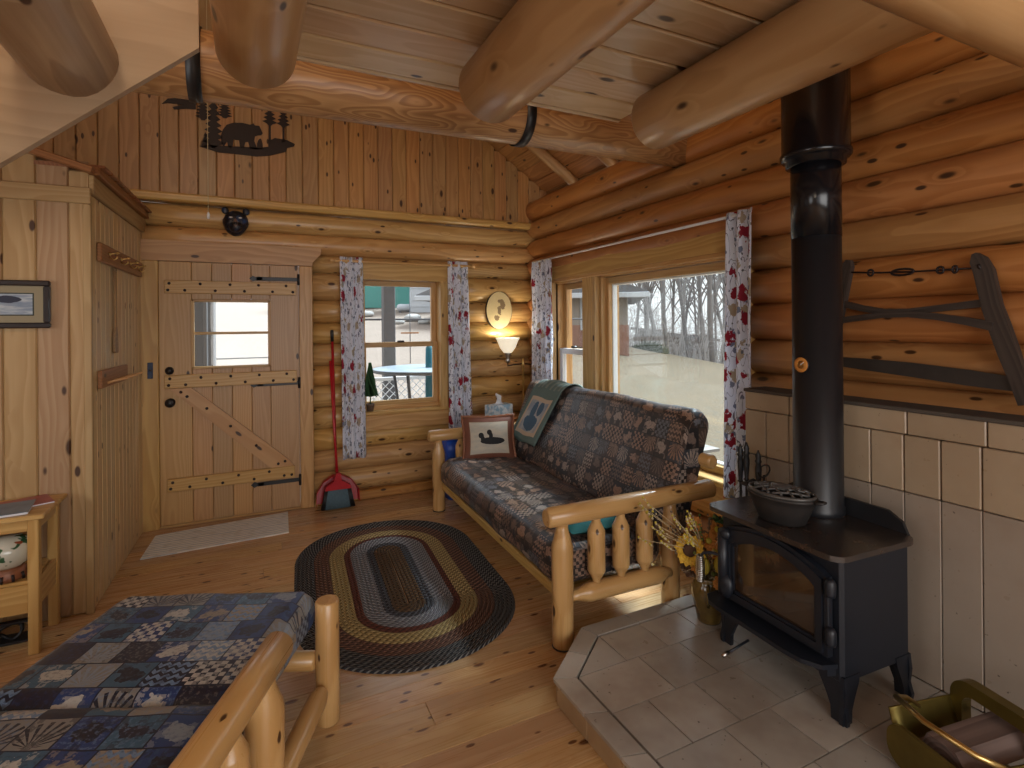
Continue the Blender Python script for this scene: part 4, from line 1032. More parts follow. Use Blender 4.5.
m.ball((-0.04, 0.505, 0.505), 0.026, 12, 8, (0.8, 1.2, 1)); m.ball((-0.04, 0.50, 0.285), 0.038, 12, 8, (0.6, 1.0, 1.35)); m.build('latch_column', stovem, dr)
m = MB(); m.tube([(-0.04, 0.515, 0.405), (-0.06, 0.56, 0.405), (-0.07, 0.595, 0.395), (-0.072, 0.615, 0.37), (-0.072, 0.617, 0.27)], 0.0065, 10); hd = m.build('door_handle', stovem, dr)
m = MB(); pts = []; rs = []
for k in range(14*10+1):
    t_ = k/140; a = 2*PI*14*t_; rad = 0.012+0.006*math.sin(PI*t_)**0.7
    pts.append((-0.072+rad*math.cos(a), 0.617+rad*math.sin(a), 0.375-0.115*t_))
m.tube(pts, 0.0033, 6); m.build('spring_grip', steel, hd)
for z in (0.305, 0.475):
    m = MB(); m.lathe([(0.004, -0.03), (0.016, -0.026), (0.018, -0.015), (0.018, 0.02), (0.013, 0.032), (0.004, 0.036)], 14, X=T(-0.026, 0.032, z)); m.build('hinge', stovem, sv)
m = MB(); m.box((-0.016, 0.05, 0.39), (0.02, 0.02, 0.12), bev=0.003); m.build('hinge_plate', stovem, sv)
# ash lip
lip = [(0.02, 0.05), (-0.045, 0.07), (-0.08, 0.13), (-0.088, 0.2), (-0.088, 0.52), (-0.08, 0.58), (-0.045, 0.625), (0.02, 0.63)]
m = MB(); m.prism(lip, 0.016, X=T(0, -0.02, 0.188)); m.prism([(x*1.0, y) for x, y in ((0.01, 0.06), (-0.02, 0.07), (-0.02, 0.6), (0.01, 0.61))], 0.03, X=T(0, -0.02, 0.16)); m.build('ash_lip', stovem, sv)
m = MB(); m.tube([(-0.02, 0.40, 0.10), (-0.13, 0.40, 0.075)], 0.005, 8); m.tube([(-0.125, 0.40, 0.076), (-0.16, 0.40, 0.07)], 0.008, 8, mi=1); m.build('damper_rod', [stovem, steel], sv)
def leg(x, y, sx, sy):
    # flat flared cabriole leg, two plates at a right angle
    m = MB(); prof = [(0.0, 0.165), (0.105, 0.165), (0.095, 0.13), (0.07, 0.085), (0.052, 0.045), (0.050, 0.0), (-0.008, 0.0), (-0.012, 0.02), (0.0, 0.06), (-0.006, 0.11)]
    Xa = T(x, y, 0) @ Matrix(((0, 0, sx, 0), (sy, 0, 0, 0), (0, 1, 0, 0), (0, 0, 0, 1)))
    Xb = T(x, y, 0) @ Matrix(((sx, 0, 0, 0), (0, 0, sy, 0), (0, 1, 0, 0), (0, 0, 0, 1)))
    m.prism(prof, 0.016, X=Xa); m.prism([(a*0.8, b) for a, b in prof], 0.016, X=Xb); m.build('leg', stovem, sv)
leg(0.012, 0.012, 1, 1); leg(0.378, 0.012, -1, 1); leg(0.012, 0.578, 1, -1); leg(0.378, 0.578, -1, -1)
# stove pipe
sp = thing('stove_pipe', 'tall black stove pipe rising from the wood stove to the roof', 'stove pipe', (2.185, 1.50, 0.694))
m = MB(); m.lathe([(0.097, 0.0), (0.1, 0.004), (0.1, 0.03), (0.0955, 0.036), (0.095, 1.18), (0.09, 1.18)], 32); m.build('lower_pipe', matte_black, sp)
m = MB(); m.lathe([(0.09, 1.17), (0.0965, 1.17), (0.0965, 1.52), (0.09, 1.52)], 32); m.build('upper_pipe', gloss_black, sp)
m = MB(); m.lathe([(0.097, 1.475), (0.115, 1.478), (0.117, 1.50), (0.130, 1.505), (0.1375, 1.515), (0.1375, 1.53), (0.131, 1.54), (0.131, 2.44), (0.1, 2.44)], 36); m.build('chimney_sleeve', gloss_black, sp)
dvec = Vector((-2.185, -1.50, 0)).normalized(); tha = math.atan2(dvec.y, dvec.x)-0.62
gx_, gy_ = 2.185+0.0962*math.cos(tha), 1.50+0.0962*math.sin(tha)
tm = thing('pipe_thermometer', 'round orange magnetic thermometer on the stove pipe', 'thermometer', (gx_, gy_, 1.325), tha)
XG = RY(R(90))
m = MB(); m.lathe([(0.001, 0), (0.034, 0), (0.034, 0.005), (0.001, 0.006)], 24, X=XG); m.build('case', bronze, tm)
m = MB(); m.lathe([(0.023, 0.0062), (0.0315, 0.0062), (0.0315, 0.0072), (0.023, 0.0072)], 24, X=XG); m.build('scale_ring', orange, tm)
m = MB(); m.lathe([(0.009, 0.0062), (0.017, 0.0062), (0.017, 0.0072), (0.009, 0.0072)], 20, X=XG); m.build('inner_ring', brass, tm)
m = MB(); m.bar((0.0075, 0, 0), (0.0075, 0.014, 0.012), 0.003, 0.002); m.build('needle', white, tm)

# cast-iron steamer pot with lattice lid
pt = thing('stove_steamer', 'oval cast-iron steamer pot with a lattice lid on the stove', 'steamer pot', (1.945, 1.495, 0.697), R(8))
SX, SY = 0.70, 1.0
m = MB(); m.lathe([(0.001, 0.0), (0.085, 0.0), (0.095, 0.006), (0.125, 0.075), (0.134, 0.10), (0.139, 0.102), (0.139, 0.112), (0.128, 0.112), (0.118, 0.08), (0.001, 0.075)], 36, sx=SX, sy=SY); m.build('pot', castiron, pt)
m = MB()
def dome(r): return 0.112+0.026*(1-(r/0.139)**2)
rings = []
for rr_, w in ((0.128, 0.013), (0.05, 0.008)):
    pts = [(rr_*SX*math.cos(2*PI*k/40), rr_*SY*math.sin(2*PI*k/40), dome(rr_)+0.002) for k in range(40)]
    m.tube(pts, w*0.6, 6, closed=True)
for sgn in (1, -1):
    for k in range(-4, 5):
        off = k*0.041; pts = []
        for q in range(13):
            t_ = -0.15+0.3*q/12; a = R(45)*sgn; x = t_*math.cos(a)-off*math.sin(a); y = t_*math.sin(a)+off*math.cos(a); r_ = math.hypot(x, y)
            if 0.045 < r_ < 0.128: pts.append((x*SX, y*SY, dome(r_)+0.003))
            else:
                if len(pts) > 1: m.tube(pts, 0.0052, 6)
                pts = []
        if len(pts) > 1: m.tube(pts, 0.0052, 6)
m.lathe([(0.001, 0), (0.05, 0), (0.04, 0.012), (0.001, 0.014)], 24, X=T(0, 0, dome(0.03)-0.004), sx=SX, sy=SY); m.build('lattice_lid', lidiron, pt)
m = MB(); m.tube([(-0.012, 0.139, 0.108), (-0.012, 0.168, 0.112), (0.012, 0.168, 0.112), (0.012, 0.139, 0.108)], 0.006, 8); m.build('handle', castiron, pt)
m = MB(); m.tube([(-0.012, -0.139, 0.108), (-0.012, -0.168, 0.112), (0.012, -0.168, 0.112), (0.012, -0.139, 0.108)], 0.006, 8); m.build('handle', castiron, pt)

# fireplace tool set behind the stove
ft = thing('fireplace_tool_set', 'black fireplace tool stand behind the stove beside the curtain', 'fireplace tools', (2.25, 1.885, 0.10))
m = MB(); m.lathe([(0.001, 0), (0.07, 0), (0.07, 0.012), (0.03, 0.03), (0.01, 0.04), (0.008, 0.60), (0.03, 0.61), (0.001, 0.63)], 18); m.build('stand', black, ft)
def toolgrip(x, y, zt, nm):
    m = MB(); m.tube([(x, y, 0.05), (x, y, zt-0.19)], 0.006, 8)
    m.lathe([(0.005, -0.20), (0.013, -0.19), (0.009, -0.18), (0.012, -0.15), (0.016, -0.09), (0.011, -0.065), (0.017, -0.055), (0.011, -0.045), (0.014, -0.03), (0.007, -0.012), (0.004, 0)], 12, X=T(x, y, zt)); m.build(nm, black, ft)
toolgrip(0.005, 0.045, 0.80, 'poker'); toolgrip(0.0, -0.03, 0.775, 'ash_shovel'); toolgrip(0.0, 0.078, 0.785, 'log_brush')
m = MB(); m.tube([(0.0+0.022*math.cos(2*PI*k/16), -0.062+0.028*math.sin(2*PI*k/16), 0.68+0.045*math.cos(2*PI*k/16)*0.6+0.0) for k in range(16)], 0.004, 6, closed=True); m.tube([(0, -0.062, 0.05), (0, -0.062, 0.66)], 0.005, 8); m.build('log_tongs', black, ft)

# brass log carrier with firewood at the right edge
lc = thing('log_carrier', 'olive brass log carrier tub at the lower right corner', 'log carrier', (1.945, 0.855, 0.10), R(-104)); lc.scale = (0.78, 0.78, 0.78)
m = MB()
def tub(u, v):
    # u across width (profile of a U trough seen from the front), v along depth
    a = PI*u; x = -0.17*math.cos(a); 
    k = abs(math.cos(a)); zz = 0.02 + 0.20*(k**3.0)
    hi = (0.0 if v < 0.85 else 0.0)
    return (x*(1+0.05*v), -0.20+0.34*v, zz)
m.grid(tub, 24, 6); m.build('tub', oldbrass, lc, solid=0.008)
back = [(-0.17, 0.16), (-0.172, 0.24), (-0.15, 0.29), (-0.11, 0.315), (0.11, 0.315), (0.15, 0.29), (0.172, 0.24), (0.17, 0.16), (0.13, 0.03), (-0.13, 0.03)]
back = rrect(-0.175, 0.175, 0.02, 0.315, 0.075, 7); hole = rrect(-0.128, 0.128, 0.06, 0.262, 0.05, 7)
m = MB(); ringprism(m, back, hole, 0.05, T(0, 0.165, 0) @ RX(R(90))); m.build('back_panel', oldbrass, lc)
front = rrect(-0.172, 0.172, 0.02, 0.185, 0.07, 7)
m = MB(); m.prism(front, 0.016, X=T(0, -0.195, 0) @ RX(R(90))); m.build('front_panel', oldbrass, lc)
m = MB(); m.tube([(0.172, -0.05, 0.20), (0.182, -0.10, 0.235), (0.155, -0.18, 0.27), (0.0, -0.22, 0.285), (-0.155, -0.18, 0.27), (-0.182, -0.10, 0.235), (-0.172, -0.05, 0.20)], 0.011, 10); hb = m.build('bail_handle', brass, lc)
def woodlog(loc, rz, rx, poly, L, lb):
    m = MB(); m.prism(poly, L, X=T(0, L/2, 0) @ RX(R(90)), grain=0)
    m.g = [(p[1], p[0], p[2]) for p in m.v]
    o = m.build('firewood_log', W['firewood'], loc=loc); o.rotation_euler = (rx, 0, rz)
    tag(o, lb, 'firewood', 'split logs in the carrier')
woodlog((1.965, 0.845, 0.225), R(-104), R(6), [(-0.075, -0.022), (0.015, -0.045), (0.075, 0.0), (0.04, 0.045), (-0.045, 0.042)], 0.27, 'thick split log lying on top in the brass carrier')
woodlog((1.91, 0.935, 0.175), R(-100), R(2), [(-0.04, -0.025), (0.025, -0.03), (0.042, 0.015), (-0.01, 0.035)], 0.20, 'thin split log low at the left side of the brass carrier')

# vase with dried sunflower bouquet
vl = (1.945, 1.885, 0.10)
vs_ = thing('flower_vase', 'olive brown pottery vase on the hearth corner', 'vase', vl)
m = MB(); m.lathe([(0.001, 0), (0.052, 0), (0.056, 0.008), (0.062, 0.04), (0.078, 0.11), (0.082, 0.15), (0.070, 0.185), (0.060, 0.20), (0.066, 0.215), (0.058, 0.213), (0.054, 0.195), (0.001, 0.18)], 28); m.build('body', vasem, vs_)
m = MB(); m.tube([(-0.05, -0.045, 0.19), (-0.075, -0.065, 0.18), (-0.08, -0.07, 0.14), (-0.062, -0.055, 0.10)], 0.008, 8); m.build('handle', vasem, vs_)
rnd = random.Random(5)
def flower_root(name, label, tip, cat='flower', group='dried flowers in the vase'):
    r = thing(name, label, cat, (vl[0], vl[1], vl[2]+0.19), 0, group)
    m = MB(); t_ = Vector(tip); b = Vector((rnd.uniform(-0.02, 0.02), rnd.uniform(-0.02, 0.02), -0.02))
    m.tube([b, b.lerp(t_, 0.5)+Vector((0, 0, 0.03)), t_], [0.004, 0.0035, 0.003], 6); m.build('stem', stemg if name == 'sunflower' else straw, r); return r
tocam = Vector((-0.71, -0.70, 0.15)).normalized()
def bloom(r, c, d, rad, npet, pm, cm, core):
    d = Vector(d).normalized(); q = Vector((0, 0, 1)).rotation_difference(d).to_matrix().to_4x4(); X = T(*c) @ q
    m = MB()
    for lay in range(2):
        for k in range(npet):
            a = 2*PI*(k+0.5*lay)/npet; L = rad*(1-0.12*lay)*rnd.uniform(0.85, 1.1); w = L*0.26; tilt = 0.18+0.25*lay+rnd.uniform(-0.2, 0.2)
            def pf(u, v, a=a, L=L, w=w, tilt=tilt):
                rr_ = core*0.8+(L-core*0.8)*u; ww = w*math.sin(PI*min(0.98, 0.15+0.85*u))*(v-0.5)*2
                z = tilt*(rr_-core)*(1-0.5*u)+0.004*abs(v-0.5)
                return (rr_*math.cos(a)-ww*math.sin(a), rr_*math.sin(a)+ww*math.cos(a), z)
            m.grid(pf, 5, 2, X=X)
    m.build('petals', pm, r, solid=0.0015)
    m = MB(); m.ball((0, 0, 0.004), core, 16, 8, (1, 1, 0.42), X=X); m.build('flower_head', cm, r)
fl = [((-0.125, -0.005, 0.165), 0.070, 17, petal, 0.03, 'large golden sunflower facing the room in the vase'), ((-0.10, 0.02, 0.075), 0.05, 12, seedm, 0.024, 'brown dried sunflower low at the left of the vase'), ((-0.02, -0.09, 0.02), 0.038, 9, orange, 0.012, 'rust orange bloom over the vase rim')]
for tip, rad, n_, pm, core, lb in fl:
    r = flower_root('sunflower' if pm is petal or pm is seedm else 'orange_flower', lb, tip); bloom(r, tip, tocam+Vector((0, 0, 0.25)), rad, n_, pm, seedm, core)
for k, tip in enumerate(((-0.03, -0.085, 0.11), (-0.075, -0.055, 0.10), (0.0, -0.10, 0.15))):
    r = flower_root('flower_bud', ['plump yellow-green bud just above the vase rim', 'pointed yellow-green bud left of the plump one in the vase', 'yellow-green bud beside the stove handle'][k], tip)
    m = MB(); m.ball(tip, 0.025, 10, 8, (0.8, 0.8, 1.5)); m.build('bud', budm, r)
for k, tip in enumerate(((-0.03, -0.03, 0.20), (-0.03, -0.07, 0.16), (0.0, -0.085, 0.10), (-0.05, 0.04, 0.26), (-0.09, -0.02, 0.09), (0.0, -0.05, 0.255))):
    r = flower_root('orange_flower', ['orange bloom right of the sunflower', 'small orange bloom below the sunflower', 'orange bloom beside the stove door edge', 'orange bloom at the back of the bouquet', 'orange bloom low at the left of the buds', 'topmost orange bloom beside the stove top'][k], tip); bloom(r, tip, tocam+Vector((0.1*k, 0, 0.2)), 0.042, 8, orange, budm, 0.014)
m = MB()
for k in range(46):
    a = rnd.uniform(0, 2*PI); tip = Vector((0.17*math.cos(a)*rnd.uniform(0.3, 1)-0.06, 0.14*math.sin(a)*rnd.uniform(0.3, 1)+0.02, rnd.uniform(0.05, 0.34)))
    m.tube([(0, 0, 0.0), tip*0.5+Vector((0, 0, 0.04)), tip], [0.0022, 0.0018, 0.001], 5, mi=k % 2)
    for q in range(5): m.ball(tip*(0.72+0.07*q)+Vector((rnd.uniform(-.008, .008), rnd.uniform(-.008, .008), 0.01)), rnd.uniform(0.004, 0.008), 6, 4, mi=1 if k % 3 else 2)
dg = m.build('dried_sprigs', [straw, drybr, stemg], loc=(vl[0], vl[1], vl[2]+0.19)); tag(dg, 'straw and brown dried sprigs filling the bouquet in the vase', 'dried sprigs', None, 'stuff')
m = MB()
for k in range(16):
    a = rnd.uniform(-0.5, 1.6)+PI; tip = Vector((0.30*math.cos(a), 0.22*math.sin(a)+0.09, rnd.uniform(0.08, 0.40)))
    m.tube([(0, 0, 0), tip*0.5+Vector((0, 0, 0.06)), tip], [0.002, 0.0017, 0.0012], 5)
    for q in range(8): m.ball(tip*(0.8+0.028*q)+Vector((rnd.uniform(-.006, .006), rnd.uniform(-.006, .006), 0.006)), rnd.uniform(0.004, 0.007), 6, 4, mi=q % 2)
tag(m.build('dried_grass', [straw, budm], loc=(vl[0], vl[1], vl[2]+0.19)), 'long pale grass stalks fanning left out of the vase', 'dried grass', None, 'stuff')
def leafy(tip, sz, lb):
    r = flower_root('leaf_spray', lb, tip)
    m = MB()
    for k in range(5):
        a = k*1.3; 
        def lf(u, v, a=a): L = sz*u; w = sz*0.28*math.sin(PI*min(.98, .05+u))*(v-.5)*2; return (tip[0]+L*math.cos(a)*0.7-w*math.sin(a), tip[1]+L*math.sin(a)*0.7+w*math.cos(a), tip[2]+0.5*L-0.02)
        m.grid(lf, 5, 2)
    m.build('leaf', pine if sz > .06 else stemg, r, solid=0.001)
leafy((0.03, -0.04, 0.29), 0.07, 'green leaf spray at the top of the bouquet'); leafy((-0.05, 0.0, 0.13), 0.05, 'green leaf spray among the buds in the vase')

# ------------------------------------------------------------------ left side: table, picture, pegs
tb = thing('side_table', 'small pine side table with a drawer shelf against the closet front', 'table', (-1.22, 3.36, 0))
m = MB(); m.box((0, 0, 0.638), (0.72, 0.36, 0.022), bev=0.005); m.build('table_top', W['table'], tb)
for sx in (-1, 1):
    for sy in (-1, 1):
        m = MB(); m.box((sx*0.313, sy*0.135, 0.314), (0.042, 0.042, 0.628), bev=0.004); m.build('leg', W['table'], tb)
m = MB(); m.box((0, -0.135, 0.598), (0.585, 0.02, 0.058), bev=0.003); m.box((0, 0.135, 0.598), (0.585, 0.02, 0.058), bev=0.003)
for sx in (-1, 1): m.box((sx*0.318, 0, 0.598), (0.02, 0.23, 0.058), bev=0.003)
m.build('apron', W['table'], tb)
m = MB(); m.box((0, 0, 0.335), (0.61, 0.29, 0.016), bev=0.003); m.build('shelf', W['table'], tb)
m = MB(); m.box((0, -0.14, 0.26), (0.585, 0.018, 0.132), bev=0.003); m.build('drawer_front', W['table'], tb)
m = MB(); m.box((0, 0.14, 0.26), (0.585, 0.018, 0.132), bev=0.003)
for sx in (-1, 1): m.box((sx*0.318, 0, 0.275), (0.018, 0.25, 0.13), bev=0.003)
m.build('shelf_sides', W['table'], tb)
def magazine(loc, rz, w, d, h, mt, lb):
    m = MB(); m.box((0, 0, h/2), (w, d, h*0.86), bev=0.001); m.box((0, 0, h-0.0006), (w*1.005, d*1.005, 0.0012), bev=0, mi=1); m.box((-w/2, 0, h/2), (0.002, d, h), bev=0, mi=1)
    tag(m.build('magazine', [paper, mt], loc=loc, rotz=rz), lb, 'magazine', 'magazines on the side table')
magazine((-1.09, 3.30, 0.6497), R(8), 0.30, 0.22, 0.012, magcov, 'blue-covered magazine lying on top at the front of the side table')
magazine((-1.02, 3.40, 0.6497), R(24), 0.25, 0.18, 0.008, magred, 'red-edged magazine at the back of the side table')
jr = thing('painted_jar', 'cream stoneware jar with green leaf painting on the table shelf', 'jar', (-1.02, 3.285, 0.3435))
m = MB(); m.lathe([(0.001, 0.055), (0.05, 0.055), (0.075, 0.075), (0.098, 0.115), (0.100, 0.145), (0.085, 0.175), (0.05, 0.195), (0.001, 0.20)], 28); m.build('body', leafpot, jr)
m = MB(); m.lathe([(0.06, 0.0), (0.072, 0.004), (0.075, 0.02), (0.062, 0.05), (0.055, 0.062), (0.045, 0.05), (0.055, 0.01), (0.058, 0.0)], 24); m.build('stand', W['redwood'], jr)
for k in range(12):
    a = 2*PI*k/12; m = MB(); m.tube([(0.07*math.cos(a)+0.009*math.cos(a), 0.07*math.sin(a)+0.009*math.sin(a), 0.004), (0.062*math.cos(a)+0.009*math.cos(a), 0.062*math.sin(a)+0.009*math.sin(a), 0.035)], 0.006, 6)
    m.build('scroll_foot', bronze, jr)
m = MB()
for k in range(5):
    m.tube([(-0.26+0.115*k+0.045*math.cos(2*PI*q/14), 0.0+0.02*math.sin(4*PI*q/14), 0.045+0.035*math.sin(2*PI*q/14)) for q in range(14)], 0.009, 6, closed=True)
m.box((0, 0, 0.006), (0.56, 0.10, 0.012), bev=0.003); m.box((0, 0, 0.086), (0.56, 0.03, 0.012), bev=0.003)
tag(m.build('iron_rack', black, loc=(-1.25, 3.40, 0.001)), 'dark scrolled iron rack on the floor under the side table', 'rack')

pc = thing('framed_picture', 'dark-framed print of birds hung on the closet front', 'picture', (-1.225, 3.5445, 1.63))
m = MB(); w, h, t_ = 0.61, 0.243, 0.028
for z in (-1, 1): m.box((0, -0.014, z*(h/2-t_/2)), (w, 0.026, t_), bev=0.006)
for x in (-1, 1): m.box((x*(w/2-t_/2), -0.014, 0), (t_, 0.026, h-2*t_), bev=0.006)
m.build('frame', plain('dark_walnut_frame', (0.022, 0.017, 0.018), 0.3, 0, 0.3, 14, coat=0.3), pc)
m = MB(); m.box((0, -0.008, 0), (w-0.05, 0.006, h-0.05), bev=0); m.g = [(v[0]+0.28, v[2]+0.10, 0) for v in m.v]; m.build('print', pic_print, pc)

def hook(m, y, z, x0=0.03):
    m.lathe([(0.001, 0), (0.013, 0), (0.011, 0.004), (0.005, 0.008), (0.0045, 0.03), (0.009, 0.036), (0.006, 0.046), (0.001, 0.048)], 10, X=T(x0, y, z+0.012) @ RY(R(80)))
    m.tube([(x0, y, z-0.006), (x0+0.02, y, z-0.022), (x0+0.035, y, z-0.012), (x0+0.036, y, z)], 0.004, 6)
pr = thing('coat_hook_rack', 'upper brown board rack of brass hooks on the closet side', 'coat rack', cl(0.0, 0, 0)[:2]+(0,), -ang)
m = MB(); m.box((0.016, 0.60, 1.925), (0.024, 1.02, 0.105), bev=0.005); m.build('board', W['redwood'], pr)
for k, y in enumerate((0.24, 0.50, 0.74, 0.97)):
    m = MB(); hook(m, y, 1.92); m.build('hook', brass, pr)
pr2 = thing('coat_peg_rack', 'lower brown peg board on the closet side', 'coat rack', cl(0.0, 0, 0)[:2]+(0,), -ang)
m = MB(); m.box((0.014, 0.38, 1.222), (0.022, 0.58, 0.10), bev=0.004); m.build('board', W['redwood'], pr2)
for y in (0.20, 0.33, 0.46, 0.59):
    m = MB(); m.tube([(0.02, y, 1.195), (0.05, y+0.006, 1.205), (0.10, y+0.015, 1.215), (0.115, y+0.018, 1.218)], [0.008, 0.007, 0.006, 0.011], 8); m.build('peg', W['table'], pr2)
m = MB(); x_, y_, z_ = cl(0.012, 0, 0)
m.box((0.012, 0.44, 1.68), (0.012, 0.022, 0.34), bev=0.005); m.prism([(-0.011, 0), (0.011, 0), (0.03, -0.05), (0.036, -0.15), (0.03, -0.16), (-0.03, -0.16), (-0.036, -0.15), (-0.03, -0.05)], 0.012, X=T(0.006, 0.44, 1.515) @ Matrix(((0, 0, 1, 0), (1, 0, 0, 0), (0, 1, 0, 0), (0, 0, 0, 1))))
m.box((0.012, 0.44, 1.86), (0.014, 0.035, 0.02), bev=0.004)
tag(m.build('wooden_paddle', W['paddle'], loc=cl(0, 0, 0)[:2]+(0,), rotz=-ang), 'small wooden canoe paddle hung between the two coat racks', 'paddle')
lk = thing('wall_latch_plate', 'small blue-black latch plate on the left door jamb', 'latch plate', (-0.665, 4.766, 1.19))
m = MB(); m.box((0, -0.004, 0), (0.035, 0.008, 0.12), bev=0.003); m.build('plate', plain('blue_black_metal', (0.02, 0.03, 0.06), 0.35, 0.4), lk)
m = MB(); m.tube([(0, -0.008, 0.0), (0.0, -0.03, 0.005), (0.012, -0.032, 0.0)], 0.006, 8); m.build('lever', black, lk)

# ------------------------------------------------------------------ on the back wall
ba = thing('bear_metal_scene', 'rust-dark metal cut-out of a bear, cub and pines on the gable', 'wall art', (0.0, 4.842, 3.0))
XY = T(0, 0.0, -3.0) @ RX(R(90))
def cutout(name, polys):
    m = MB()
    for p in polys: m.prism(p, 0.006, X=XY)
    m.build(name, bronze, ba)
cutout('bear', [[(-0.19, 2.972), (-0.193, 3.027), (-0.178, 3.078), (-0.151, 3.119), (-0.107, 3.142), (-0.04, 3.152), (0.016, 3.145), (0.038, 3.158), (0.052, 3.145), (0.084, 3.146), (0.097, 3.118), (0.109, 3.09), (0.097, 3.072), (0.072, 3.068), (0.051, 3.056), (0.046, 3.018), (0.071, 2.95), (0.014, 2.95), (0.001, 3.005), (-0.019, 3.0), (-0.031, 2.95), (-0.059, 2.95), (-0.064, 3.008), (-0.102, 3.009), (-0.114, 2.94), (-0.141, 2.94), (-0.15, 2.984), (-0.174, 2.94)]])
cutout('cub', [[(0.066, 2.96), (0.066, 3.0), (0.076, 3.03), (0.09, 3.045), (0.10, 3.035), (0.108, 3.0), (0.108, 2.96)]])
cutout('ground', [[(-0.34, 2.92), (-0.281, 2.94), (-0.206, 2.945), (-0.097, 2.955), (0.082, 2.968), (0.15, 2.985), (0.152, 3.03), (0.199, 3.065), (0.293, 3.06), (0.353, 3.036), (0.347, 3.016), (0.293, 2.995), (0.281, 2.961), (0.151, 2.912), (0.059, 2.894), (-0.076, 2.895), (-0.207, 2.892), (-0.271, 2.905)]])
def pinepoly(x, z0, z1, w, skip=0.0):
    L, Rr = [], []; n = 9
    for k in range(n):
        f = k/n; z = z1-(z1-z0)*f
        if f < 1-skip: L += [(x-w*(0.15+0.5*f), z), (x-w*(0.05+0.22*f), z-(z1-z0)*0.05)]; Rr += [(x+w*(0.15+0.5*f), z), (x+w*(0.05+0.22*f), z-(z1-z0)*0.05)]
        else: L.append((x-0.008, z)); Rr.append((x+0.008, z))
    return [(x, z1+0.03)]+Rr+[(x+0.012, z0), (x-0.012, z0)]+L[::-1]
for x, z0, z1, w, sk in ((-0.243, 2.92, 3.34, 0.13, 0), (-0.315, 3.13, 3.36, 0.09, 0), (-0.165, 3.17, 3.36, 0.09, 0), (0.162, 3.03, 3.32, 0.15, 0.5), (0.265, 3.04, 3.31, 0.14, 0.5), (-0.30, 2.92, 3.01, 0.07, 0)):
    cutout('pine_tree', [pinepoly(x, z0, z1, w, sk)])
cutout('eagle', [[(-0.588, 3.21), (-0.547, 3.258), (-0.476, 3.275), (-0.363, 3.265), (-0.363, 3.206), (-0.425, 3.20), (-0.508, 3.182), (-0.518, 3.198), (-0.446, 3.228), (-0.55, 3.225)]])
pcd = thing('pull_cord', 'thin pale pull cord hanging in front of the metal bear scene', 'pull cord', (-0.235, 4.0, 2.21))
m = MB(); m.tube([(0, 0, 0.04), (0, 0, 1.2), (0, 0, 2.66)], 0.0022, 6); m.build('cord', straw, pcd)
m = MB(); m.lathe([(0.002, 0), (0.008, 0.004), (0.009, 0.03), (0.004, 0.045), (0.002, 0.046)], 12); m.build('bell_end', white, pcd)
# bear head
bh = thing('bear_wall_plaque', 'black bear head plaque hung over the front door', 'wall plaque', (-0.092, 4.80, 2.33))
m = MB()
def head(u, v):
    a = 2*PI*u; ph = PI*v; x = math.sin(ph)*math.cos(a); z = math.sin(ph)*math.sin(a); y = -math.cos(ph) if v < 0.5 else -math.cos(ph)*0.3
    k = 1+0.07*mnoise.noise(Vector((x*4, y*4, z*4)))
    wz = 0.103 if z > 0 else 0.115*(1-0.12*abs(z))
    return (x*0.094*k*(1-0.28*max(0, -z)), y*0.065*k, z*wz*k)
m.grid(head, 28, 18)
for s_ in (-1, 1):
    m.ball((s_*0.074, -0.005, 0.098), 0.026, 12, 8, (1, 0.55, 1.1))
m.ball((0, -0.055, -0.035), 0.05, 14, 10, (1, 1.0, 0.9)); m.build('head', bearm, bh)
m = MB(); m.ball((0, -0.096, -0.012), 0.022, 12, 8, (0.75, 0.7, 1.6)); m.build('muzzle', snout, bh)
m = MB(); m.ball((0, -0.112, -0.016), 0.014, 10, 8, (1.1, 0.7, 0.8)); m.build('nose', black, bh)
for s_ in (-1, 1):
    m = MB(); m.ball((s_*0.033, -0.058, 0.038), 0.009, 10, 6, (1.5, 0.7, 0.6)); m.build('eye', white, bh)
# oval plaque
op = thing('oval_plaque', 'cream oval wooden plaque with a painted figure on the log wall', 'wall plaque', (2.19, 4.79, 1.65))
m = MB(); pl_ = [(0.14*math.cos(2*PI*k/48), 0.187*math.sin(2*PI*k/48)) for k in range(48)]
m.prism(pl_, 0.02, X=T(0, 0, 0) @ RX(R(90))); m.prism([(x*0.96, y*0.97) for x, y in pl_], 0.004, X=T(0, -0.02, 0) @ RX(R(90)), mi=1)
m.g = [(v[0]+0.14, v[2]+0.187, 0) for v in m.v]; m.build('plate', [W['dark'], plaq], op)

# broom and dustpan
bl = (0.65, 4.655, 0.0)
dp = thing('dustpan', 'red upright dustpan with a long handle against the log wall', 'dustpan', bl, R(0))
m = MB()
m.prism([(-0.165, 0.0), (-0.16, 0.10), (-0.11, 0.18), (-0.03, 0.225), (0.03, 0.225), (0.11, 0.18), (0.16, 0.10), (0.165, 0.0)], 0.012, X=T(0, 0.055, 0.04) @ RX(R(82)))
def rim(u, v):
    P = [(-0.165, 0.0), (-0.16, 0.10), (-0.11, 0.18), (-0.03, 0.225), (0.03, 0.225), (0.11, 0.18), (0.16, 0.10), (0.165, 0.0)]
    s_ = u*(len(P)-1); i = min(len(P)-2, int(s_)); f = s_-i; x = P[i][0]+(P[i+1][0]-P[i][0])*f; z = P[i][1]+(P[i+1][1]-P[i][1])*f
    return (x*(1+0.05*v), 0.05-0.075*v+z*0.14, 0.04+z)
m.grid(rim, 28, 3); m.build('pan', redpl, dp, solid=0.003)
m = MB(); m.tube([(0, 0.075, 0.25), (-0.01, 0.08, 0.6), (-0.025, 0.085, 1.40)], 0.011, 10); h_ = m.build('handle', redpl, dp)
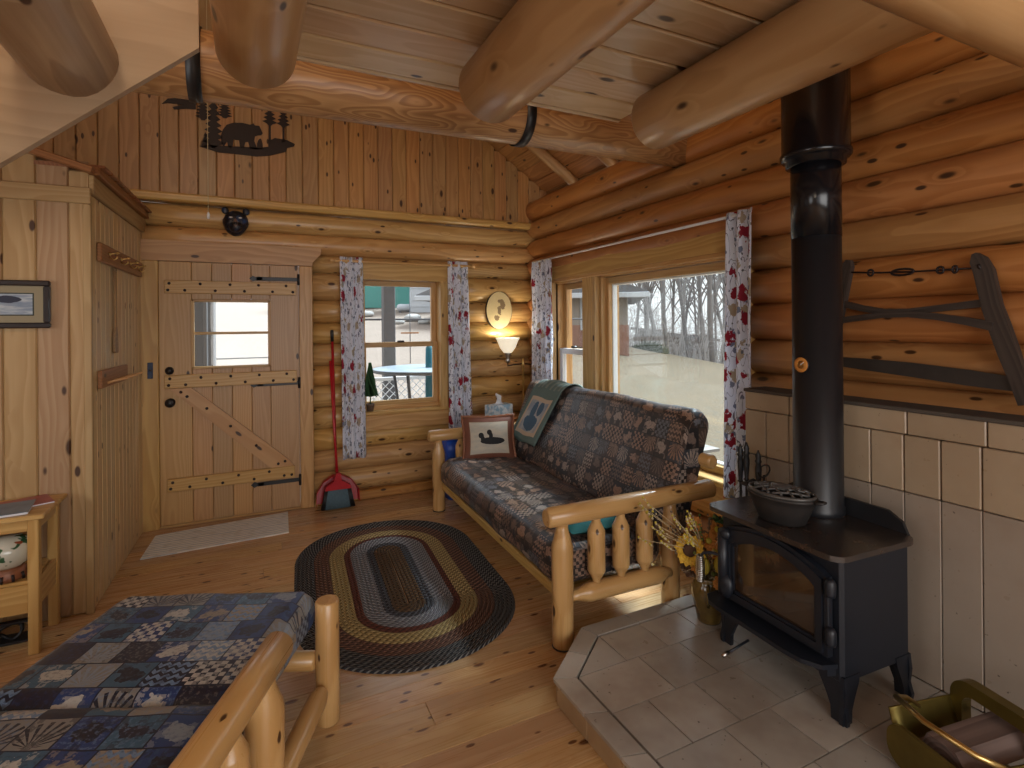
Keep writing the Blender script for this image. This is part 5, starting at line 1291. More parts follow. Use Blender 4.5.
m = MB(); m.tube([(-0.025, 0.085, 1.38), (-0.027, 0.0855, 1.47), (-0.027, 0.0855, 1.478)], [0.014, 0.014, 0.008], 10); m.build('grip_cap', black, h_)
br_ = thing('broom', 'red-capped broom with blue-grey bristles standing in the dustpan', 'broom', (bl[0]-0.005, bl[1]-0.035, 0))
m = MB(); m.tube([(0.0, 0.03, 0.27), (-0.012, 0.09, 0.6), (-0.038, 0.11, 1.22)], 0.0105, 10); m.build('handle', redpl, br_)
m = MB(); m.prism([(-0.105, 0.165), (-0.095, 0.195), (-0.03, 0.235), (-0.018, 0.30), (0.018, 0.30), (0.03, 0.235), (0.095, 0.195), (0.105, 0.165)], 0.036, X=T(0, 0.018, 0) @ RX(R(90))); m.build('cap', redpl, br_)
m = MB()
for k in range(27):
    x = -0.098+0.196*k/26
    for j, y in enumerate((-0.012, 0.0, 0.012)): m.tube([(x, y, 0.17), (x*1.18, y*1.25, 0.08), (x*1.32, y*1.5, 0.012)], 0.0052, 5, mi=1 if (k < 3 or k > 22 or j == 2) else 0)
m.build('bristles', [bristle, black], br_)['kind'] = 'stuff'

# curtains ---------------------------------------------------------------------
def curtain(label, axis, base, a0, a1, z0, z1, out, folds, amp, seed, flare=1.0, shift=0.0):
    m = MB(); W0 = a1-a0; rz = random.Random(seed); ph = rz.uniform(0, 6)
    def fn(u, v):
        k = 1+(flare-1)*(1-v)
        a = (u-0.5)*W0*k+shift*(1-v); d = amp*(0.75+0.35*(1-v))*math.sin(2*PI*folds*u+ph+0.35*math.sin(4*v+ph))+0.010*mnoise.noise(Vector((u*5, v*6, seed)))
        gather = 0.6 if v > 0.975 else 1.0
        z = z0+(z1-z0)*v
        return (a, -d*gather, z) if axis == 'x' else (-d*gather, a, z)
    m.grid(fn, int(26*folds), 36, gfn=lambda u, v: (u*W0*3.0+seed, v*(z1-z0), 0))
    loc = ((a0+a1)/2, base, 0) if axis == 'x' else (base, (a0+a1)/2, 0)
    o = m.build('curtain', floral, loc=loc, solid=0.003)
    return tag(o, label, 'curtain', 'floral curtains')
curtain('narrow floral curtain between the broom and the small back window', 'x', 4.700, 0.685, 0.875, 0.385, 2.095, -1, 2.5, 0.022, 1, 1.05, 0.015)
curtain('narrow floral curtain right of the small back window by the oval plaque', 'x', 4.705, 1.645, 1.835, 0.44, 2.10, -1, 2.5, 0.022, 2, 1.2, 0.02)
curtain('floral curtain hung in the corner behind the green throw', 'y', 2.47, 4.22, 4.585, 0.50, 2.11, -1, 4, 0.024, 3)
curtain('floral curtain at the big window beside the stove pipe', 'y', 2.475, 2.055, 2.255, 0.50, 2.135, -1, 2.5, 0.03, 4, 1.08, 0.03)
rd = thing('curtain_rod', 'wooden curtain rod over the small back window', 'curtain rod', (1.26, 4.70, 2.06))
m = MB(); m.log((-0.62, 0, 0), (0.62, 0, 0), 0.012, 0.012, 12, bev=0.003, wob=0); m.build('rod', W['furn'], rd)
for s_ in (-1, 1):
    m = MB(); m.ball((s_*0.635, 0, 0), 0.02, 12, 8, (1.2, 1, 1)); m.build('finial', W['furn'], rd)
    m = MB(); m.box((s_*0.52, 0.045, -0.005), (0.02, 0.09, 0.03), bev=0.004); m.build('bracket', W['furn'], rd)
rd2 = thing('curtain_rod', 'white curtain rod over the picture window', 'curtain rod', (2.475, 3.30, 2.112))
m = MB(); m.tube([(0.07, 1.32, 0), (0.0, 1.31, 0), (0.0, 0, 0), (0.0, -1.13, 0), (0.07, -1.14, 0)], 0.0095, 8); m.build('rod', white, rd2)

# floor lamp in the corner
lp = thing('swing_arm_lamp', 'brass swing-arm floor lamp with a lit glass shade in the corner', 'floor lamp', (2.39, 4.66, 0))
m = MB(); m.lathe([(0.001, 0), (0.12, 0), (0.125, 0.012), (0.03, 0.03), (0.012, 0.05), (0.011, 1.10), (0.016, 1.11), (0.016, 1.15), (0.008, 1.17), (0.001, 1.19)], 20); m.build('pole', brass, lp)
m = MB(); m.tube([(0.10, -0.0, 1.15), (0.09, 0.0, 1.12), (0.0, 0, 1.13), (-0.10, 0.0, 1.125), (-0.165, 0, 1.115), (-0.165, 0, 1.16)], 0.0065, 8); m.build('swing_arm', bronze, lp)
m = MB(); m.lathe([(0.004, 0.0), (0.016, 0.004), (0.022, 0.03), (0.016, 0.05), (0.024, 0.06), (0.034, 0.10), (0.034, 0.12), (0.004, 0.12)], 18, X=T(-0.165, 0, 1.14)); m.build('socket', steel, lp)
m = MB(); m.lathe([(0.038, 0.10), (0.05, 0.115), (0.075, 0.15), (0.09, 0.19), (0.105, 0.225), (0.118, 0.245), (0.114, 0.243), (0.100, 0.222), (0.085, 0.188), (0.07, 0.15), (0.045, 0.118), (0.034, 0.108)], 28, X=T(-0.165, 0, 1.14)); m.build('lamp_shade', shadem, lp)
# end table, tissue box, blue bin behind the far arm
et = thing('end_table', 'dark wooden end table in the corner behind the loon pillow', 'table', (2.05, 4.50, 0))
m = MB(); m.box((0, 0, 0.665), (0.42, 0.36, 0.024), bev=0.008); m.build('table_top', W['redwood'], et)
for sx in (-1, 1):
    for sy in (-1, 1):
        m = MB(); m.box((sx*0.18, sy*0.15, 0.326), (0.035, 0.035, 0.652), bev=0.004); m.build('leg', W['redwood'], et)
tx = thing('tissue_box', 'pale blue tissue box behind the loon pillow', 'tissue box', (2.035, 4.46, 0.6775), R(12))
m = MB(); m.box((0, 0, 0.055), (0.235, 0.12, 0.11), bev=0.006); m.build('carton', tissuebox, tx)
m = MB()
def tis(u, v):
    a = (u-0.5)*0.11; z = 0.11+0.10*v*(1-0.9*abs(u-0.5)); return (a*(1-0.75*v)+0.02*math.sin(v*4+u*3), 0.02*math.sin(u*9+v*4)*(0.3+v), z)
m.grid(tis, 14, 8); m.build('tissue', tissue, tx, solid=0.001)
bb = thing('storage_bin', 'blue plastic bin on the floor behind the far sofa arm', 'bin', (1.66, 4.50, 0.002))
m = MB()
def bin_(u, v):
    a = 2*PI*u; sq = lambda c: math.copysign(abs(c)**0.35, c); k = 0.85+0.15*v; return (sq(math.cos(a))*0.15*k, sq(math.sin(a))*0.12*k, v*0.52)
m.grid(bin_, 48, 5); m.build('tub', bluepl, bb, solid=0.005)
m = MB(); m.box((0, 0, 0.525), (0.325, 0.265, 0.02), bev=0.006); m.box((0, 0, 0.538), (0.28, 0.22, 0.012), bev=0.004); m.build('lid', bluepl, bb)
# little pine in a pot on the sill
pp = thing('potted_pine', 'tiny green pine in a brown pot on the back window sill', 'potted plant', (0.952, 4.815, 0.7585))
m = MB(); m.lathe([(0.001, 0), (0.026, 0), (0.036, 0.055), (0.038, 0.065), (0.032, 0.065), (0.03, 0.055), (0.001, 0.05)], 16); m.build('pot', potclay, pp)
m = MB(); m.tube([(0, 0, 0.05), (0, 0, 0.42)], [0.006, 0.003], 6)
for k in range(24):
    f = k/23; z = 0.13+0.28*f; L = 0.062*(1-f)+0.014
    for q in range(7):
        a = q*0.9+k*1.7; m.tube([(0, 0, z), (L*math.cos(a)*0.7, min(0.05, L*math.sin(a)*0.7), z+0.012), (L*math.cos(a), min(0.05, L*math.sin(a)), z-0.004)], [0.006, 0.007, 0.002], 5)
m.build('foliage', pine, pp)

# ------------------------------------------------------------------ old buck saw on the right wall
bs = thing('buck_saw', 'antique wooden buck saw with a long dark blade on the log wall', 'saw', (2.50, 1.30, 1.5))
def flatcurve(pts, ws, th, m, x0):
    V = []; G = []; L = 0; n = len(pts)
    for i in range(n):
        p = Vector(pts[i]); a = Vector(pts[max(0, i-1)]); b = Vector(pts[min(n-1, i+1)]); t_ = (b-a).normalized(); nn = Vector((-t_.y, t_.x))
        if i: L += (p-Vector(pts[i-1])).length
        for s1, s2 in ((-1, -1), (1, -1), (1, 1), (-1, 1)):
            q = p+nn*(ws[i]/2*s1); V.append((x0+th/2*s2, q.x, q.y)); G.append((L, s1*ws[i]/2, s2*th/2))
    F = [[i*4+k, i*4+(k+1) % 4, i*4+4+(k+1) % 4, i*4+4+k] for i in range(n-1) for k in range(4)]+[[0, 1, 2, 3], [4*n-4, 4*n-3, 4*n-2, 4*n-1]]
    m.add(V, F, G, False)
def yz(l): return [(y-1.30, z-1.5) for y, z in l]
m = MB(); flatcurve(yz([(1.072, 1.76), (1.062, 1.735), (1.045, 1.69), (1.022, 1.56), (1.0, 1.48), (0.972, 1.38), (0.945, 1.285), (0.925, 1.20)]), [0.015, 0.05, 0.06, 0.058, 0.062, 0.06, 0.05, 0.04], 0.03, m, 0.0); m.build('upright', W['dark'], bs)
m = MB(); flatcurve(yz([(1.553, 1.79), (1.56, 1.765), (1.575, 1.72), (1.60, 1.60), (1.625, 1.50), (1.65, 1.40), (1.672, 1.30), (1.69, 1.22)]), [0.015, 0.045, 0.055, 0.055, 0.06, 0.058, 0.05, 0.04], 0.03, m, 0.0); m.build('upright', W['dark'], bs)
m = MB(); flatcurve(yz([(1.595, 1.592), (1.50, 1.565), (1.40, 1.545), (1.30, 1.545), (1.20, 1.555), (1.10, 1.565), (1.03, 1.572)]), [0.03, 0.028, 0.026, 0.026, 0.026, 0.028, 0.03], 0.02, m, 0.004); m.build('cross_bar', W['dark'], bs)
m = MB(); flatcurve(yz([(1.60, 1.51), (1.50, 1.522), (1.40, 1.533), (1.30, 1.533), (1.20, 1.522), (1.10, 1.503), (1.015, 1.482)]), [0.028, 0.026, 0.025, 0.025, 0.026, 0.03, 0.034], 0.02, m, -0.012); m.build('cross_bar', W['dark'], bs)
m = MB(); flatcurve(yz([(1.69, 1.322), (1.5, 1.312), (1.3, 1.30), (1.1, 1.283), (0.93, 1.268)]), [0.035, 0.052, 0.06, 0.062, 0.05], 0.006, m, 0.002); m.build('blade', plain('rusty_blade', (0.045, 0.036, 0.03), 0.6, 0.4, 0.4, 14), bs)
m = MB(); yzl = [(1.565, 1.735), (1.45, 1.722), (1.30, 1.712), (1.17, 1.708), (1.06, 1.705)]
m.tube([(0.0, y-1.3, z-1.5) for y, z in yzl], 0.004, 8)
for y0, z0, L in ((1.33, 1.714, 0.045), (1.19, 1.709, 0.012), (1.46, 1.723, 0.012), (1.14, 1.707, 0.008)):
    m.tube([(0.0+0.0, y0-1.3+L*math.cos(2*PI*k/14), z0-1.5+0.013*math.sin(2*PI*k/14)) for k in range(14)], 0.005, 6, closed=True)
m.tube([(0, 1.05-1.3, 1.69-1.5), (-0.02, 1.055-1.3, 1.71-1.5), (0, 1.06-1.3, 1.725-1.5), (0.02, 1.055-1.3, 1.71-1.5)], 0.006, 6, closed=True); m.build('tension_rod', bronze, bs)

# ------------------------------------------------------------------ outdoors on the right: lawn, house, wood
def lawn_z(x, y): 
    # falls away from the window, rising a little towards the far left
    d = x-2.9; return -0.62-0.012*d+0.034*max(0, y-9)*min(1, max(0, d)/20)-0.0006*max(0, d-24)**2
fxw = (math.sin(R(26)), math.cos(R(26))); rxw = (math.cos(R(26)), -math.sin(R(26)))
def polar(D, a): return (D*(a*rxw[0]+fxw[0]), D*(a*rxw[1]+fxw[1]))
def atpx(px, D):  # plan position seen along a bearing
    a = (px-512)/538.0; return (D*(a*rxw[0]+fxw[0]), D*(a*rxw[1]+fxw[1]))
def crest(px): return 345+(px-614)*0.2018
m = MB(); x0, x1, y0, y1 = 2.95, 60, -12, 70
def lawn_fn(u, v):
    x, y = polar(3.2+66*u**1.6, -0.02+1.35*v)
    return (x, y, ground(x, y))
def ground(x, y):
    D = x*fxw[0]+y*fxw[1]; a = (x*rxw[0]+y*rxw[1])/max(D, 0.5); px = 512+538*max(-0.3, min(0.62, a)); 
    # ground rises smoothly from the cabin foot to the brow at 24 m, then drops into the wood
    zb = 1.5-(crest(px)-325.7)/538*24.0
    t_ = min(1, max(0, (D-4.0)/20.0)); z = -0.62+(zb+0.62)*(t_**1.1)
    if D > 24: z = zb-0.14*(D-24)*min(1, (D-24)/6)
    return max(z, -4.0)
m.grid(lawn_fn, 70, 70)
struct('ground_lawn', m, lawnm, 'pale winter lawn sloping outside the picture window', 'lawn')
def yz_(x, y): d = max(0.0, x*fxw[0]+y*fxw[1]-7.5); return -0.40+0.15*d-0.0008*d*d
m = MB()
def yard(u, v):
    x, y = polar(6.9+33*u, -1.25+1.215*v)
    return (x, y, yz_(x, y))
m.grid(yard, 40, 30)
struct('ground_yard', m, gravelm, 'pale gravel yard rising behind the porch', 'yard')
# brick house at the left of the picture window
def house(px, D, w, d, h, label):
    x, y = atpx(px, D); z = ground(x, y)-0.3
    hs = thing('brick_house', label, 'house', (x, y, z), R(-35))
    m = MB(); m.box((-w/2, d/2, h/2), (w, d, h), bev=0, grain=0); m.build('wall', siding, hs)
    m = MB(); m.box((-w/2, d/2, 0.75), (w+0.06, d+0.06, 1.5), bev=0); m.build('brick_base', brick, hs)
    m = MB(); m.prism([(0.7, h), (-w-0.7, h), (-w-0.7, h+0.2), (-w/2, h+1.9), (0.7, h+0.2)], d+1.2, X=T(0, d+0.6, 0) @ RX(R(90))); m.build('roof', shing, hs)
    m = MB(); m.box((-w/2, -0.65, h+0.06), (w+1.5, 0.12, 0.2), bev=0.02); m.build('eave_board', extwhite, hs)
    for xx in (-1.3, -4.2):
        m = MB(); m.box((xx, -0.03, 2.0), (1.0, 0.08, 1.4), bev=0.01); f = m.build('window', extwhite, hs)
        m = MB(); m.box((xx, -0.08, 2.0), (0.85, 0.02, 1.22), bev=0); m.build('pane', greydk, f)
    return hs
house(628, 20.5, 7.5, 7.0, 2.55, 'tan house with a brick base and white eave left in the picture window')
# bush on the brow
x, y = atpx(647, 24.5); m = MB(); rb = random.Random(3)
for k in range(420):
    a = rb.uniform(0, 2*PI); rr_ = rb.uniform(0, 1)**0.5; px_ = rr_*1.15*math.cos(a); py_ = rr_*0.7*math.sin(a); hh = 0.55*(1-rr_**2)*rb.uniform(0.5, 1)
    m.tube([(px_*0.5, py_*0.5, 0), (px_, py_, hh+0.08), (px_+rb.uniform(-.12, .12), py_+rb.uniform(-.12, .12), hh+rb.uniform(0.05, 0.25))], [0.02, 0.02, 0.008], 4)
tag(m.build('low_bush', bushm, loc=(x, y, ground(x, y)-0.22)), 'low dull green bush at the brow of the lawn by the house', 'bush')
# cabins down in the wood
def cabin(px, D, w, h, z, label, door=True):
    x, y = atpx(px, D); cb = thing('wood_cabin', label, 'cabin', (x, y, z), R(-33), 'cabins in the wood')
    m = MB(); m.box((0, 2, h/2), (w, 4, h), bev=0); m.build('wall', cabinw, cb)
    m = MB(); m.prism([(-w/2-0.5, h), (w/2+0.5, h-0.5), (w/2+0.5, h-0.3), (-w/2-0.5, h+0.25)], 5.4, X=T(0, 4.6, 0) @ RX(R(90))); m.build('roof', shing, cb)
    for xx in ((-w*0.22, w*0.2) if door else (0.0,)):
        m = MB(); m.box((xx, -0.04, h*0.5), (0.8, 0.08, h*0.42), bev=0.01); m.build('garage_panel', extwhite, cb)
cabin(690, 40, 2.9, 3.3, -2.6, 'brown cabin with a sloping roof and pale panels among the trees')
cabin(651, 52, 2.0, 3.4, -2.4, 'brown cabin with one pale panel behind the leftmost bare trees', False)
# bare trees
def bare_tree(x, y, z, h, r, seed, mat, label, fork=0.45, lean=(0, 0)):
    r = r*0.66
    rt_ = random.Random(seed); m = MB()
    def branch(p, d, L, r0, depth):
        n = 4; pts = [p]; q = p; dd = d.copy()
        for k in range(n):
            dd = (dd+Vector((rt_.uniform(-.16, .16), rt_.uniform(-.16, .16), rt_.uniform(-.03, .10)))).normalized(); q = q+dd*(L/n); pts.append(q)
        r1 = r0*(0.55 if depth < 2 else 0.35)
        m.tube(pts, [r0+(r1-r0)*k/n for k in range(n+1)], 7 if depth == 0 else 5 if depth == 1 else 3, caps=False)
        if depth < 3:
            nb = (9, 5, 3)[depth]
            for k in range(nb):
                f = rt_.uniform(0.35 if depth == 0 else 0.25, 1.0); i = min(n-1, int(f*n)); pb = pts[i].lerp(pts[i+1], f*n-i)
                a = rt_.uniform(0, 2*PI); nd = (dd+Vector((math.cos(a), math.sin(a), rt_.uniform(0.1, 0.5)))*rt_.uniform(0.6, 1.0)).normalized()
                branch(pb, nd, L*rt_.uniform(0.35, 0.6), r0*rt_.uniform(0.3, 0.5), depth+1)
    branch(Vector((0, 0, -0.5)), Vector((lean[0], lean[1], 1)).normalized(), h, r, 0)
    o = m.build('bare_tree', mat, loc=(x, y, z)); return tag(o, label, 'tree', 'bare trees in the wood')
TL = 'one of the many slim bare trees crowded in the wood beyond the lawn'
spec = [(656, 30, 9, 0.20), (668, 27, 10, 0.17), (676, 33, 11, 0.2), (689, 28, 12, 0.17), (703, 30, 11, 0.16), (713, 27, 12, 0.21), (722, 29, 12, 0.2), (728, 34, 12, 0.19), (641, 31, 10, 0.15), (648, 37, 11, 0.2), (662, 40, 12, 0.22), (683, 42, 12, 0.2), (697, 37, 12, 0.2), (708, 44, 13, 0.22), (718, 39, 13, 0.2), (733, 40, 12, 0.2), (790, 33, 12, 0.2), (815, 37, 12, 0.22), (845, 31, 11, 0.2), (880, 36, 12, 0.22), (775, 42, 13, 0.24), (672, 48, 14, 0.24), (693, 50, 14, 0.24), (635, 42, 12, 0.2), (725, 47, 14, 0.24), (715, 33, 12, 0.12), (700, 33, 11, 0.1), (660, 34, 10, 0.1), (645, 45, 12, 0.18), (740, 31, 12, 0.2), (680, 37, 11, 0.11), (752, 36, 12, 0.2), (765, 30, 12, 0.2), (630, 50, 13, 0.22), (705, 52, 14, 0.2)]
named = {0: 'thin bare tree nearest the bush on the lawn brow', 1: 'slim leaning bare tree left of centre in the picture window', 5: 'thick bare tree near the right edge of the picture window', 3: 'straight bare tree right of the brown cabin roof'}
for k, (px, D, h, r) in enumerate(spec):
    x, y = atpx(px, D); bare_tree(x, y, ground(x, y), h, r, 40+k, bark2 if k % 5 == 2 else bark, TL, lean=(random.uniform(-.08, .08), random.uniform(-.08, .08)))
m = MB(); rb = random.Random(11)
for k in range(1000):
    px = rb.uniform(618, 790); D = rb.uniform(26, 48); x, y = atpx(px, D); z = ground(x, y); h = rb.uniform(0.6, 3.4)
    q = Vector((x+rb.uniform(-1.1, 1.1), y+rb.uniform(-1.1, 1.1), z+h)); p = Vector((x, y, z-0.2))
    m.tube([p, p.lerp(q, 0.5)+Vector((rb.uniform(-.3, .3), rb.uniform(-.3, .3), 0.1)), q], [0.015, 0.011, 0.006], 3, caps=False)
    for j in range(3):
        c = p.lerp(q, rb.uniform(0.4, 1)); m.tube([c, c+Vector((rb.uniform(-1.1, 1.1), rb.uniform(-1.1, 1.1), rb.uniform(-0.1, 0.9)))], [0.008, 0.004], 3, caps=False)
tag(m.build('underbrush', twigm), 'hazy grey twiggy underbrush between the bare trees', 'underbrush', None, 'stuff')

# ------------------------------------------------------------------ outdoors behind the small window: porch and yard
m = MB(); y = 5.12
while y < 7.9: m.box((1.0, y+0.07, -0.14), (9.0, 0.135, 0.04), bev=0.004); y += 0.14
struct('floor_porch', m, porchfl, 'weathered board porch floor outside the back wall', 'porch floor')
m = MB(); m.box((*atpx(388.5, 7.9), 1.20), (0.17, 0.17, 2.7), bev=0.01); tag(m.build('porch_post', greypost), 'square grey porch post seen through the small back window', 'post')
m = MB(); m.box((-0.48, 5.75, 1.36), (0.38, 0.30, 3.0), bev=0.01); m.box((-0.36, 5.58, 1.36), (0.04, 0.05, 3.0), bev=0.008); m.box((-0.50, 5.58, 1.36), (0.05, 0.05, 3.0), bev=0.008); tag(m.build('porch_post', greypost), 'wide grey porch post seen through the door window', 'post')
rl = thing('porch_railing', 'dark horizontal porch rails seen through the door window', 'railing', (0.1, 7.6, -0.12))
for k, z in enumerate((1.24, 1.09, 0.90)):
    m = MB(); m.bar((-2.6, 0, z), (0.85, 0, z), 0.03 if k < 2 else 0.05, 0.018 if k < 2 else 0.04); m.build('rail', greydk, rl)
for x in (-2.6, 0.82):
    m = MB(); m.box((x, 0, 0.62), (0.08, 0.08, 1.24), bev=0.005); m.build('post', greydk, rl)
m = MB(); m.bar((1.0, 8.15, 1.61), (5.8, 8.15, 1.61), 0.03, 0.03); tag(m.build('porch_rail_bar', greydk), 'thin dark bar across the porch at eye level behind the grey post', 'rail')
pt2 = thing('patio_table', 'round glass-topped patio table on the porch', 'table', (*atpx(427, 6.95), -0.12))
m = MB(); m.lathe([(0.06, 1.075), (0.68, 1.075), (0.69, 1.082), (0.68, 1.09), (0.06, 1.09)], 40); m.build('glass_top', tabglass, pt2)
m = MB(); m.tube([(0.67*math.cos(2*PI*k/36), 0.67*math.sin(2*PI*k/36), 1.06) for k in range(36)], 0.018, 6, closed=True); m.build('rim', greydk, pt2)
for k in range(4):
    a = PI/4+k*PI/2; m = MB(); m.tube([(0.5*math.cos(a), 0.5*math.sin(a), 1.06), (0.42*math.cos(a), 0.42*math.sin(a), 0.5), (0.5*math.cos(a), 0.5*math.sin(a), 0.0)], 0.02, 8); m.build('leg', greydk, pt2)
um = thing('closed_umbrella', 'short furled turquoise umbrella standing through the patio table', 'umbrella', (2.63, 6.55, -0.12))
m = MB(); m.lathe([(0.02, 0.40), (0.045, 0.42), (0.052, 0.8), (0.05, 1.2), (0.045, 1.34), (0.02, 1.39)], 14); m.build('canopy', turq, um)
m = MB(); m.lathe([(0.02, 0.0), (0.018, 1.40)], 10); m.build('pole', greydk, um)
m = MB(); m.lathe([(0.001, 0.0), (0.2, 0.0), (0.2, 0.05), (0.05, 0.09), (0.001, 0.09)], 18); m.build('base', greydk, um)
um.location = (*atpx(429, 6.95), -0.12)
lt = thing('lattice_panel', 'white diamond lattice panel behind the patio table', 'lattice', (2.2, 7.55, -0.12))
m = MB()
for k in range(-8, 26):
    for sgn in (1, -1):
        xa = -1.25+k*0.11; pts = []
        x_a, x_b = (xa, xa+0.85) if sgn > 0 else (xa+0.85, xa)
        # clip to -1.2..1.4
        za, zb = 0.03, 0.88
        def at(x): return za+(zb-za)*(x-x_a)/(x_b-x_a)
        lo_, hi_ = max(min(x_a, x_b), -1.2), min(max(x_a, x_b), 1.4)
        if hi_-lo_ > 0.05: m.bar((lo_, 0.008*sgn, at(lo_)), (hi_, 0.008*sgn, at(hi_)), 0.008, 0.022, up=(0, 1, 0), bev=0.001)
m.build('lattice', vinyl, lt)
m = MB()
for z in (0.02, 0.89): m.box((0.1, 0, z), (2.7, 0.04, 0.05), bev=0.004)
for x in (-1.22, 0.1, 1.42): m.box((x, 0, 0.455), (0.05, 0.045, 0.9), bev=0.004)
m.build('frame', vinyl, lt)
# yard furniture far back
x, y = atpx(396, 31); sh = thing('teal_shed', 'teal shed at the top of the yard', 'shed', (x, y, yz_(x, y)-0.15), R(-10))
m = MB(); m.box((-1.2, 0, 1.6), (4.6, 2.5, 3.2), bev=0.02); m.build('wall', teal, sh)
m = MB(); m.prism([(-3.8, 3.2), (1.4, 3.2), (-1.2, 4.4)], 2.9, X=T(0, 1.45, 0) @ RX(R(90))); m.build('roof', shing, sh)
m = MB(); m.box((-2.62, -1.28, 1.5), (1.25, 0.06, 3.0), bev=0.01); m.build('door', extwhite, sh)
x, y = atpx(430, 28); wh = thing('white_shed', 'white boarded shed right of the teal one', 'shed', (x, y, yz_(x, y)-0.15), R(-14))
m = MB(); m.box((0.6, 0, 1.5), (3.2, 2.4, 3.0), bev=0.02)
for k in range(9): m.box((0.6, -1.21, 0.3+k*0.3), (3.2, 0.03, 0.02), bev=0.004)
m.build('wall', extwhite, wh); m = MB(); m.prism([(-1.3, 3.0), (2.5, 3.0), (0.6, 4.1)], 2.8, X=T(0, 1.4, 0) @ RX(R(90))); m.build('roof', shing, wh)
for xx in (0.0, 0.9):
    m = MB(); m.box((xx, -1.23, 1.6), (0.5, 0.05, 0.6), bev=0.01); m.build('window', greydk, wh)
x, y = atpx(404.5, 27); tk = thing('white_tank', 'rounded white propane tank in front of the teal shed', 'tank', (x, y, yz_(x, y)-0.05)); tk.scale = (0.62, 0.62, 0.62)
m = MB(); m.lathe([(0.001, -0.62), (0.15, -0.6), (0.26, -0.5), (0.3, -0.38), (0.3, 0.38), (0.26, 0.5), (0.15, 0.6), (0.001, 0.62)], 20, X=T(0, 0, 0.45) @ RY(R(90))); m.build('vessel', extwhite, tk)
for s_ in (-0.35, 0.35):
    m = MB(); m.box((s_, 0, 0.08), (0.1, 0.4, 0.18), bev=0.01); m.build('foot', greydk, tk)
x, y = atpx(410, 14); bf = thing('bird_feeder', 'bird feeder tray on a thin pole in the yard', 'bird feeder', (x, y, yz_(x, y)))
m = MB(); m.tube([(0, 0, 0), (0, 0, 1.9)], 0.012, 6); m.build('pole', greydk, bf)
m = MB(); zt = 1.5-(332-325.7)/538*14-yz_(x, y); m.bar((-0.21, 0.08, zt), (0.21, -0.08, zt), 0.2, 0.035); m.build('tray', W['redwood'], bf)
for k, (px, D, s_, lb) in enumerate(((366, 25, 0.28, 'pale boulder at the left of the small window view'), (398, 22, 0.2, 'pale boulder below the teal shed'), (413, 23, 0.3, 'pale boulder below the white shed'), (424, 22, 0.2, 'small pale boulder at the right of the yard'))):
    x, y = atpx(px, D); m = MB()
    def bo(u, v, s_=s_): a = 2*PI*u; p = PI*v; n_ = 1+0.3*mnoise.noise(Vector((math.cos(a)*2+px, math.sin(a)*2, v*3))); return (s_*n_*math.sin(p)*math.cos(a)*1.3, s_*n_*math.sin(p)*math.sin(a), -s_*0.6*n_*math.cos(p))
    m.grid(bo, 14, 8); tag(m.build('boulder', plain('pale_stone', (0.36, 0.35, 0.33), 0.9) if k == 0 else bpy.data.materials['pale_stone'], loc=(x, y, yz_(x, y)+s_*0.4)), lb, 'boulder', 'boulders in the yard')
for k, (px, zz) in enumerate(((398, 0.0), (405, 0.1))):
    pass
# ------------------------------------------------------------------ light
w = bpy.data.worlds.new('overcast_sky'); scene.world = w; w.use_nodes = True
nt = w.node_tree; nt.nodes.clear(); ow = nt.nodes.new('ShaderNodeOutputWorld'); bg = nt.nodes.new('ShaderNodeBackground')
tc = nt.nodes.new('ShaderNodeTexCoord'); sx = nt.nodes.new('ShaderNodeSeparateXYZ'); rp = nt.nodes.new('ShaderNodeValToRGB')
nt.links.new(tc.outputs['Generated'], sx.inputs[0]); nt.links.new(sx.outputs[2], rp.inputs[0]); nt.links.new(rp.outputs[0], bg.inputs[0]); nt.links.new(bg.outputs[0], ow.inputs[0])
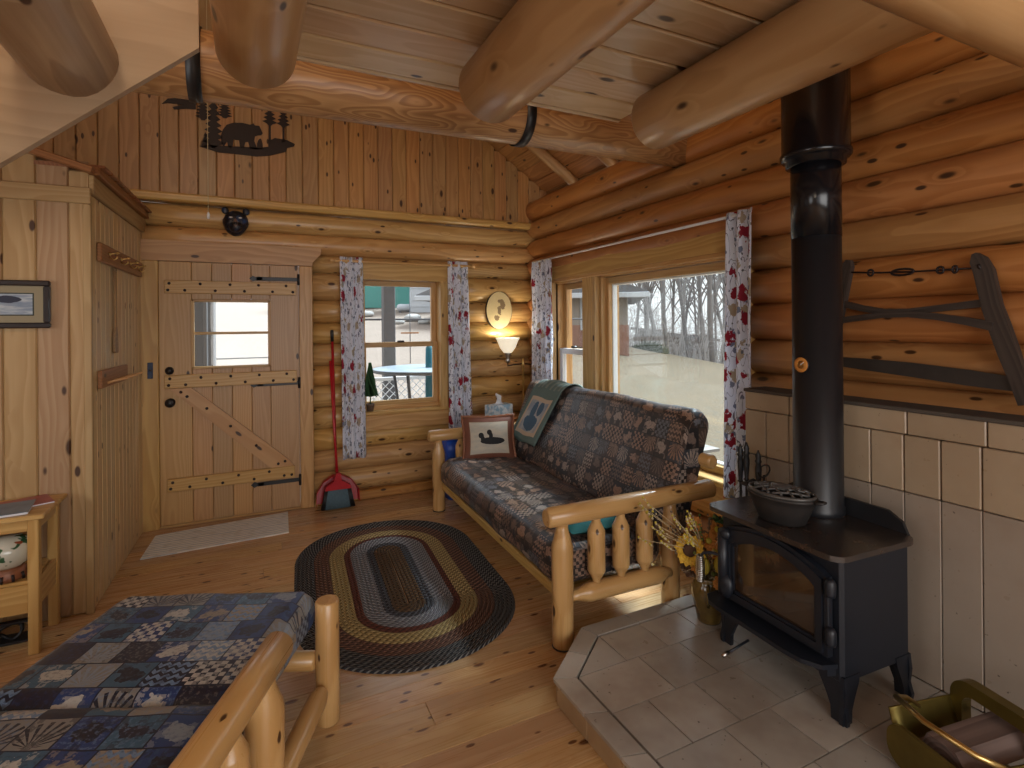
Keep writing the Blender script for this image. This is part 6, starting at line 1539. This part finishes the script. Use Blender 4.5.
# overcast sky: palest at the horizon line, brightest overhead
for pos, col in ((0.0, (1.05, 1.07, 1.12)), (0.14, (1.15, 1.17, 1.22)), (0.45, (1.5, 1.6, 1.75)), (1.0, (1.8, 1.9, 2.1))):
    el = rp.color_ramp.elements[0] if pos == 0.0 else rp.color_ramp.elements[-1] if pos == 1.0 else rp.color_ramp.elements.new(pos)
    el.position = pos; el.color = (*col, 1)
bg.inputs[1].default_value = 1.0
sl = bpy.data.lights.new('bright_overcast_sun', 'SUN'); sl.energy = 11.0; sl.angle = R(20); sl.color = (0.78, 0.90, 1.0)
so = bpy.data.objects.new('bright_overcast_sun', sl); COL.objects.link(so); so.location = (12, 4, 10); so.rotation_euler = Vector((-0.66, -0.10, -0.79)).to_track_quat('-Z', 'Y').to_euler()
def area(name, loc, target, sx_, sy_, power, col):
    l = bpy.data.lights.new(name, 'AREA'); l.shape = 'RECTANGLE'; l.size = sx_; l.size_y = sy_; l.energy = power; l.color = col
    o = bpy.data.objects.new(name, l); COL.objects.link(o); o.location = loc
    o.rotation_euler = (Vector(target)-Vector(loc)).to_track_quat('-Z', 'Y').to_euler(); return o
area('front_fill', (0.55, -2.28, 1.5), (-0.4, 4.0, 1.3), 2.5, 1.8, 52, (1.0, 0.965, 0.92))  # added fill lamp in the made-up front opening, no known window
area('left_fill', (-3.2, 1.1, 1.45), (2.0, 2.2, 1.2), 2.9, 1.35, 22, (1.0, 0.97, 0.93))  # unseen fill lamp added at the left, in a made-up opening
def lampl(name, loc, power, col, r=0.12):
    l = bpy.data.lights.new(name, 'POINT'); l.energy = power; l.color = col; l.shadow_soft_size = r
    o = bpy.data.objects.new(name, l); COL.objects.link(o); o.location = loc
lampl('loft_fill', (-0.6, 0.6, 3.7), 45, (1.0, 0.82, 0.6), 0.25)  # warm point light added to brighten the gable, no known fixture
lampl('fill_behind_camera', (-1.2, -0.6, 2.25), 16, (1.0, 0.85, 0.66), 0.2)  # extra unseen fill near the ceiling, not a known lamp
lampl('shade_bulb', (2.225, 4.66, 1.36), 4.5, (1.0, 0.9, 0.72), 0.03)

scene.view_settings.view_transform = 'Standard'; scene.view_settings.look = 'None'
scene.view_settings.exposure = 0.24; scene.view_settings.gamma = 1.0; scene.view_settings.use_curve_mapping = False
scene.cycles.use_denoising = True
scene.cycles.max_bounces = 8; scene.cycles.diffuse_bounces = 4; scene.cycles.glossy_bounces = 3; scene.cycles.transparent_max_bounces = 10
scene.cycles.sample_clamp_indirect = 4.0
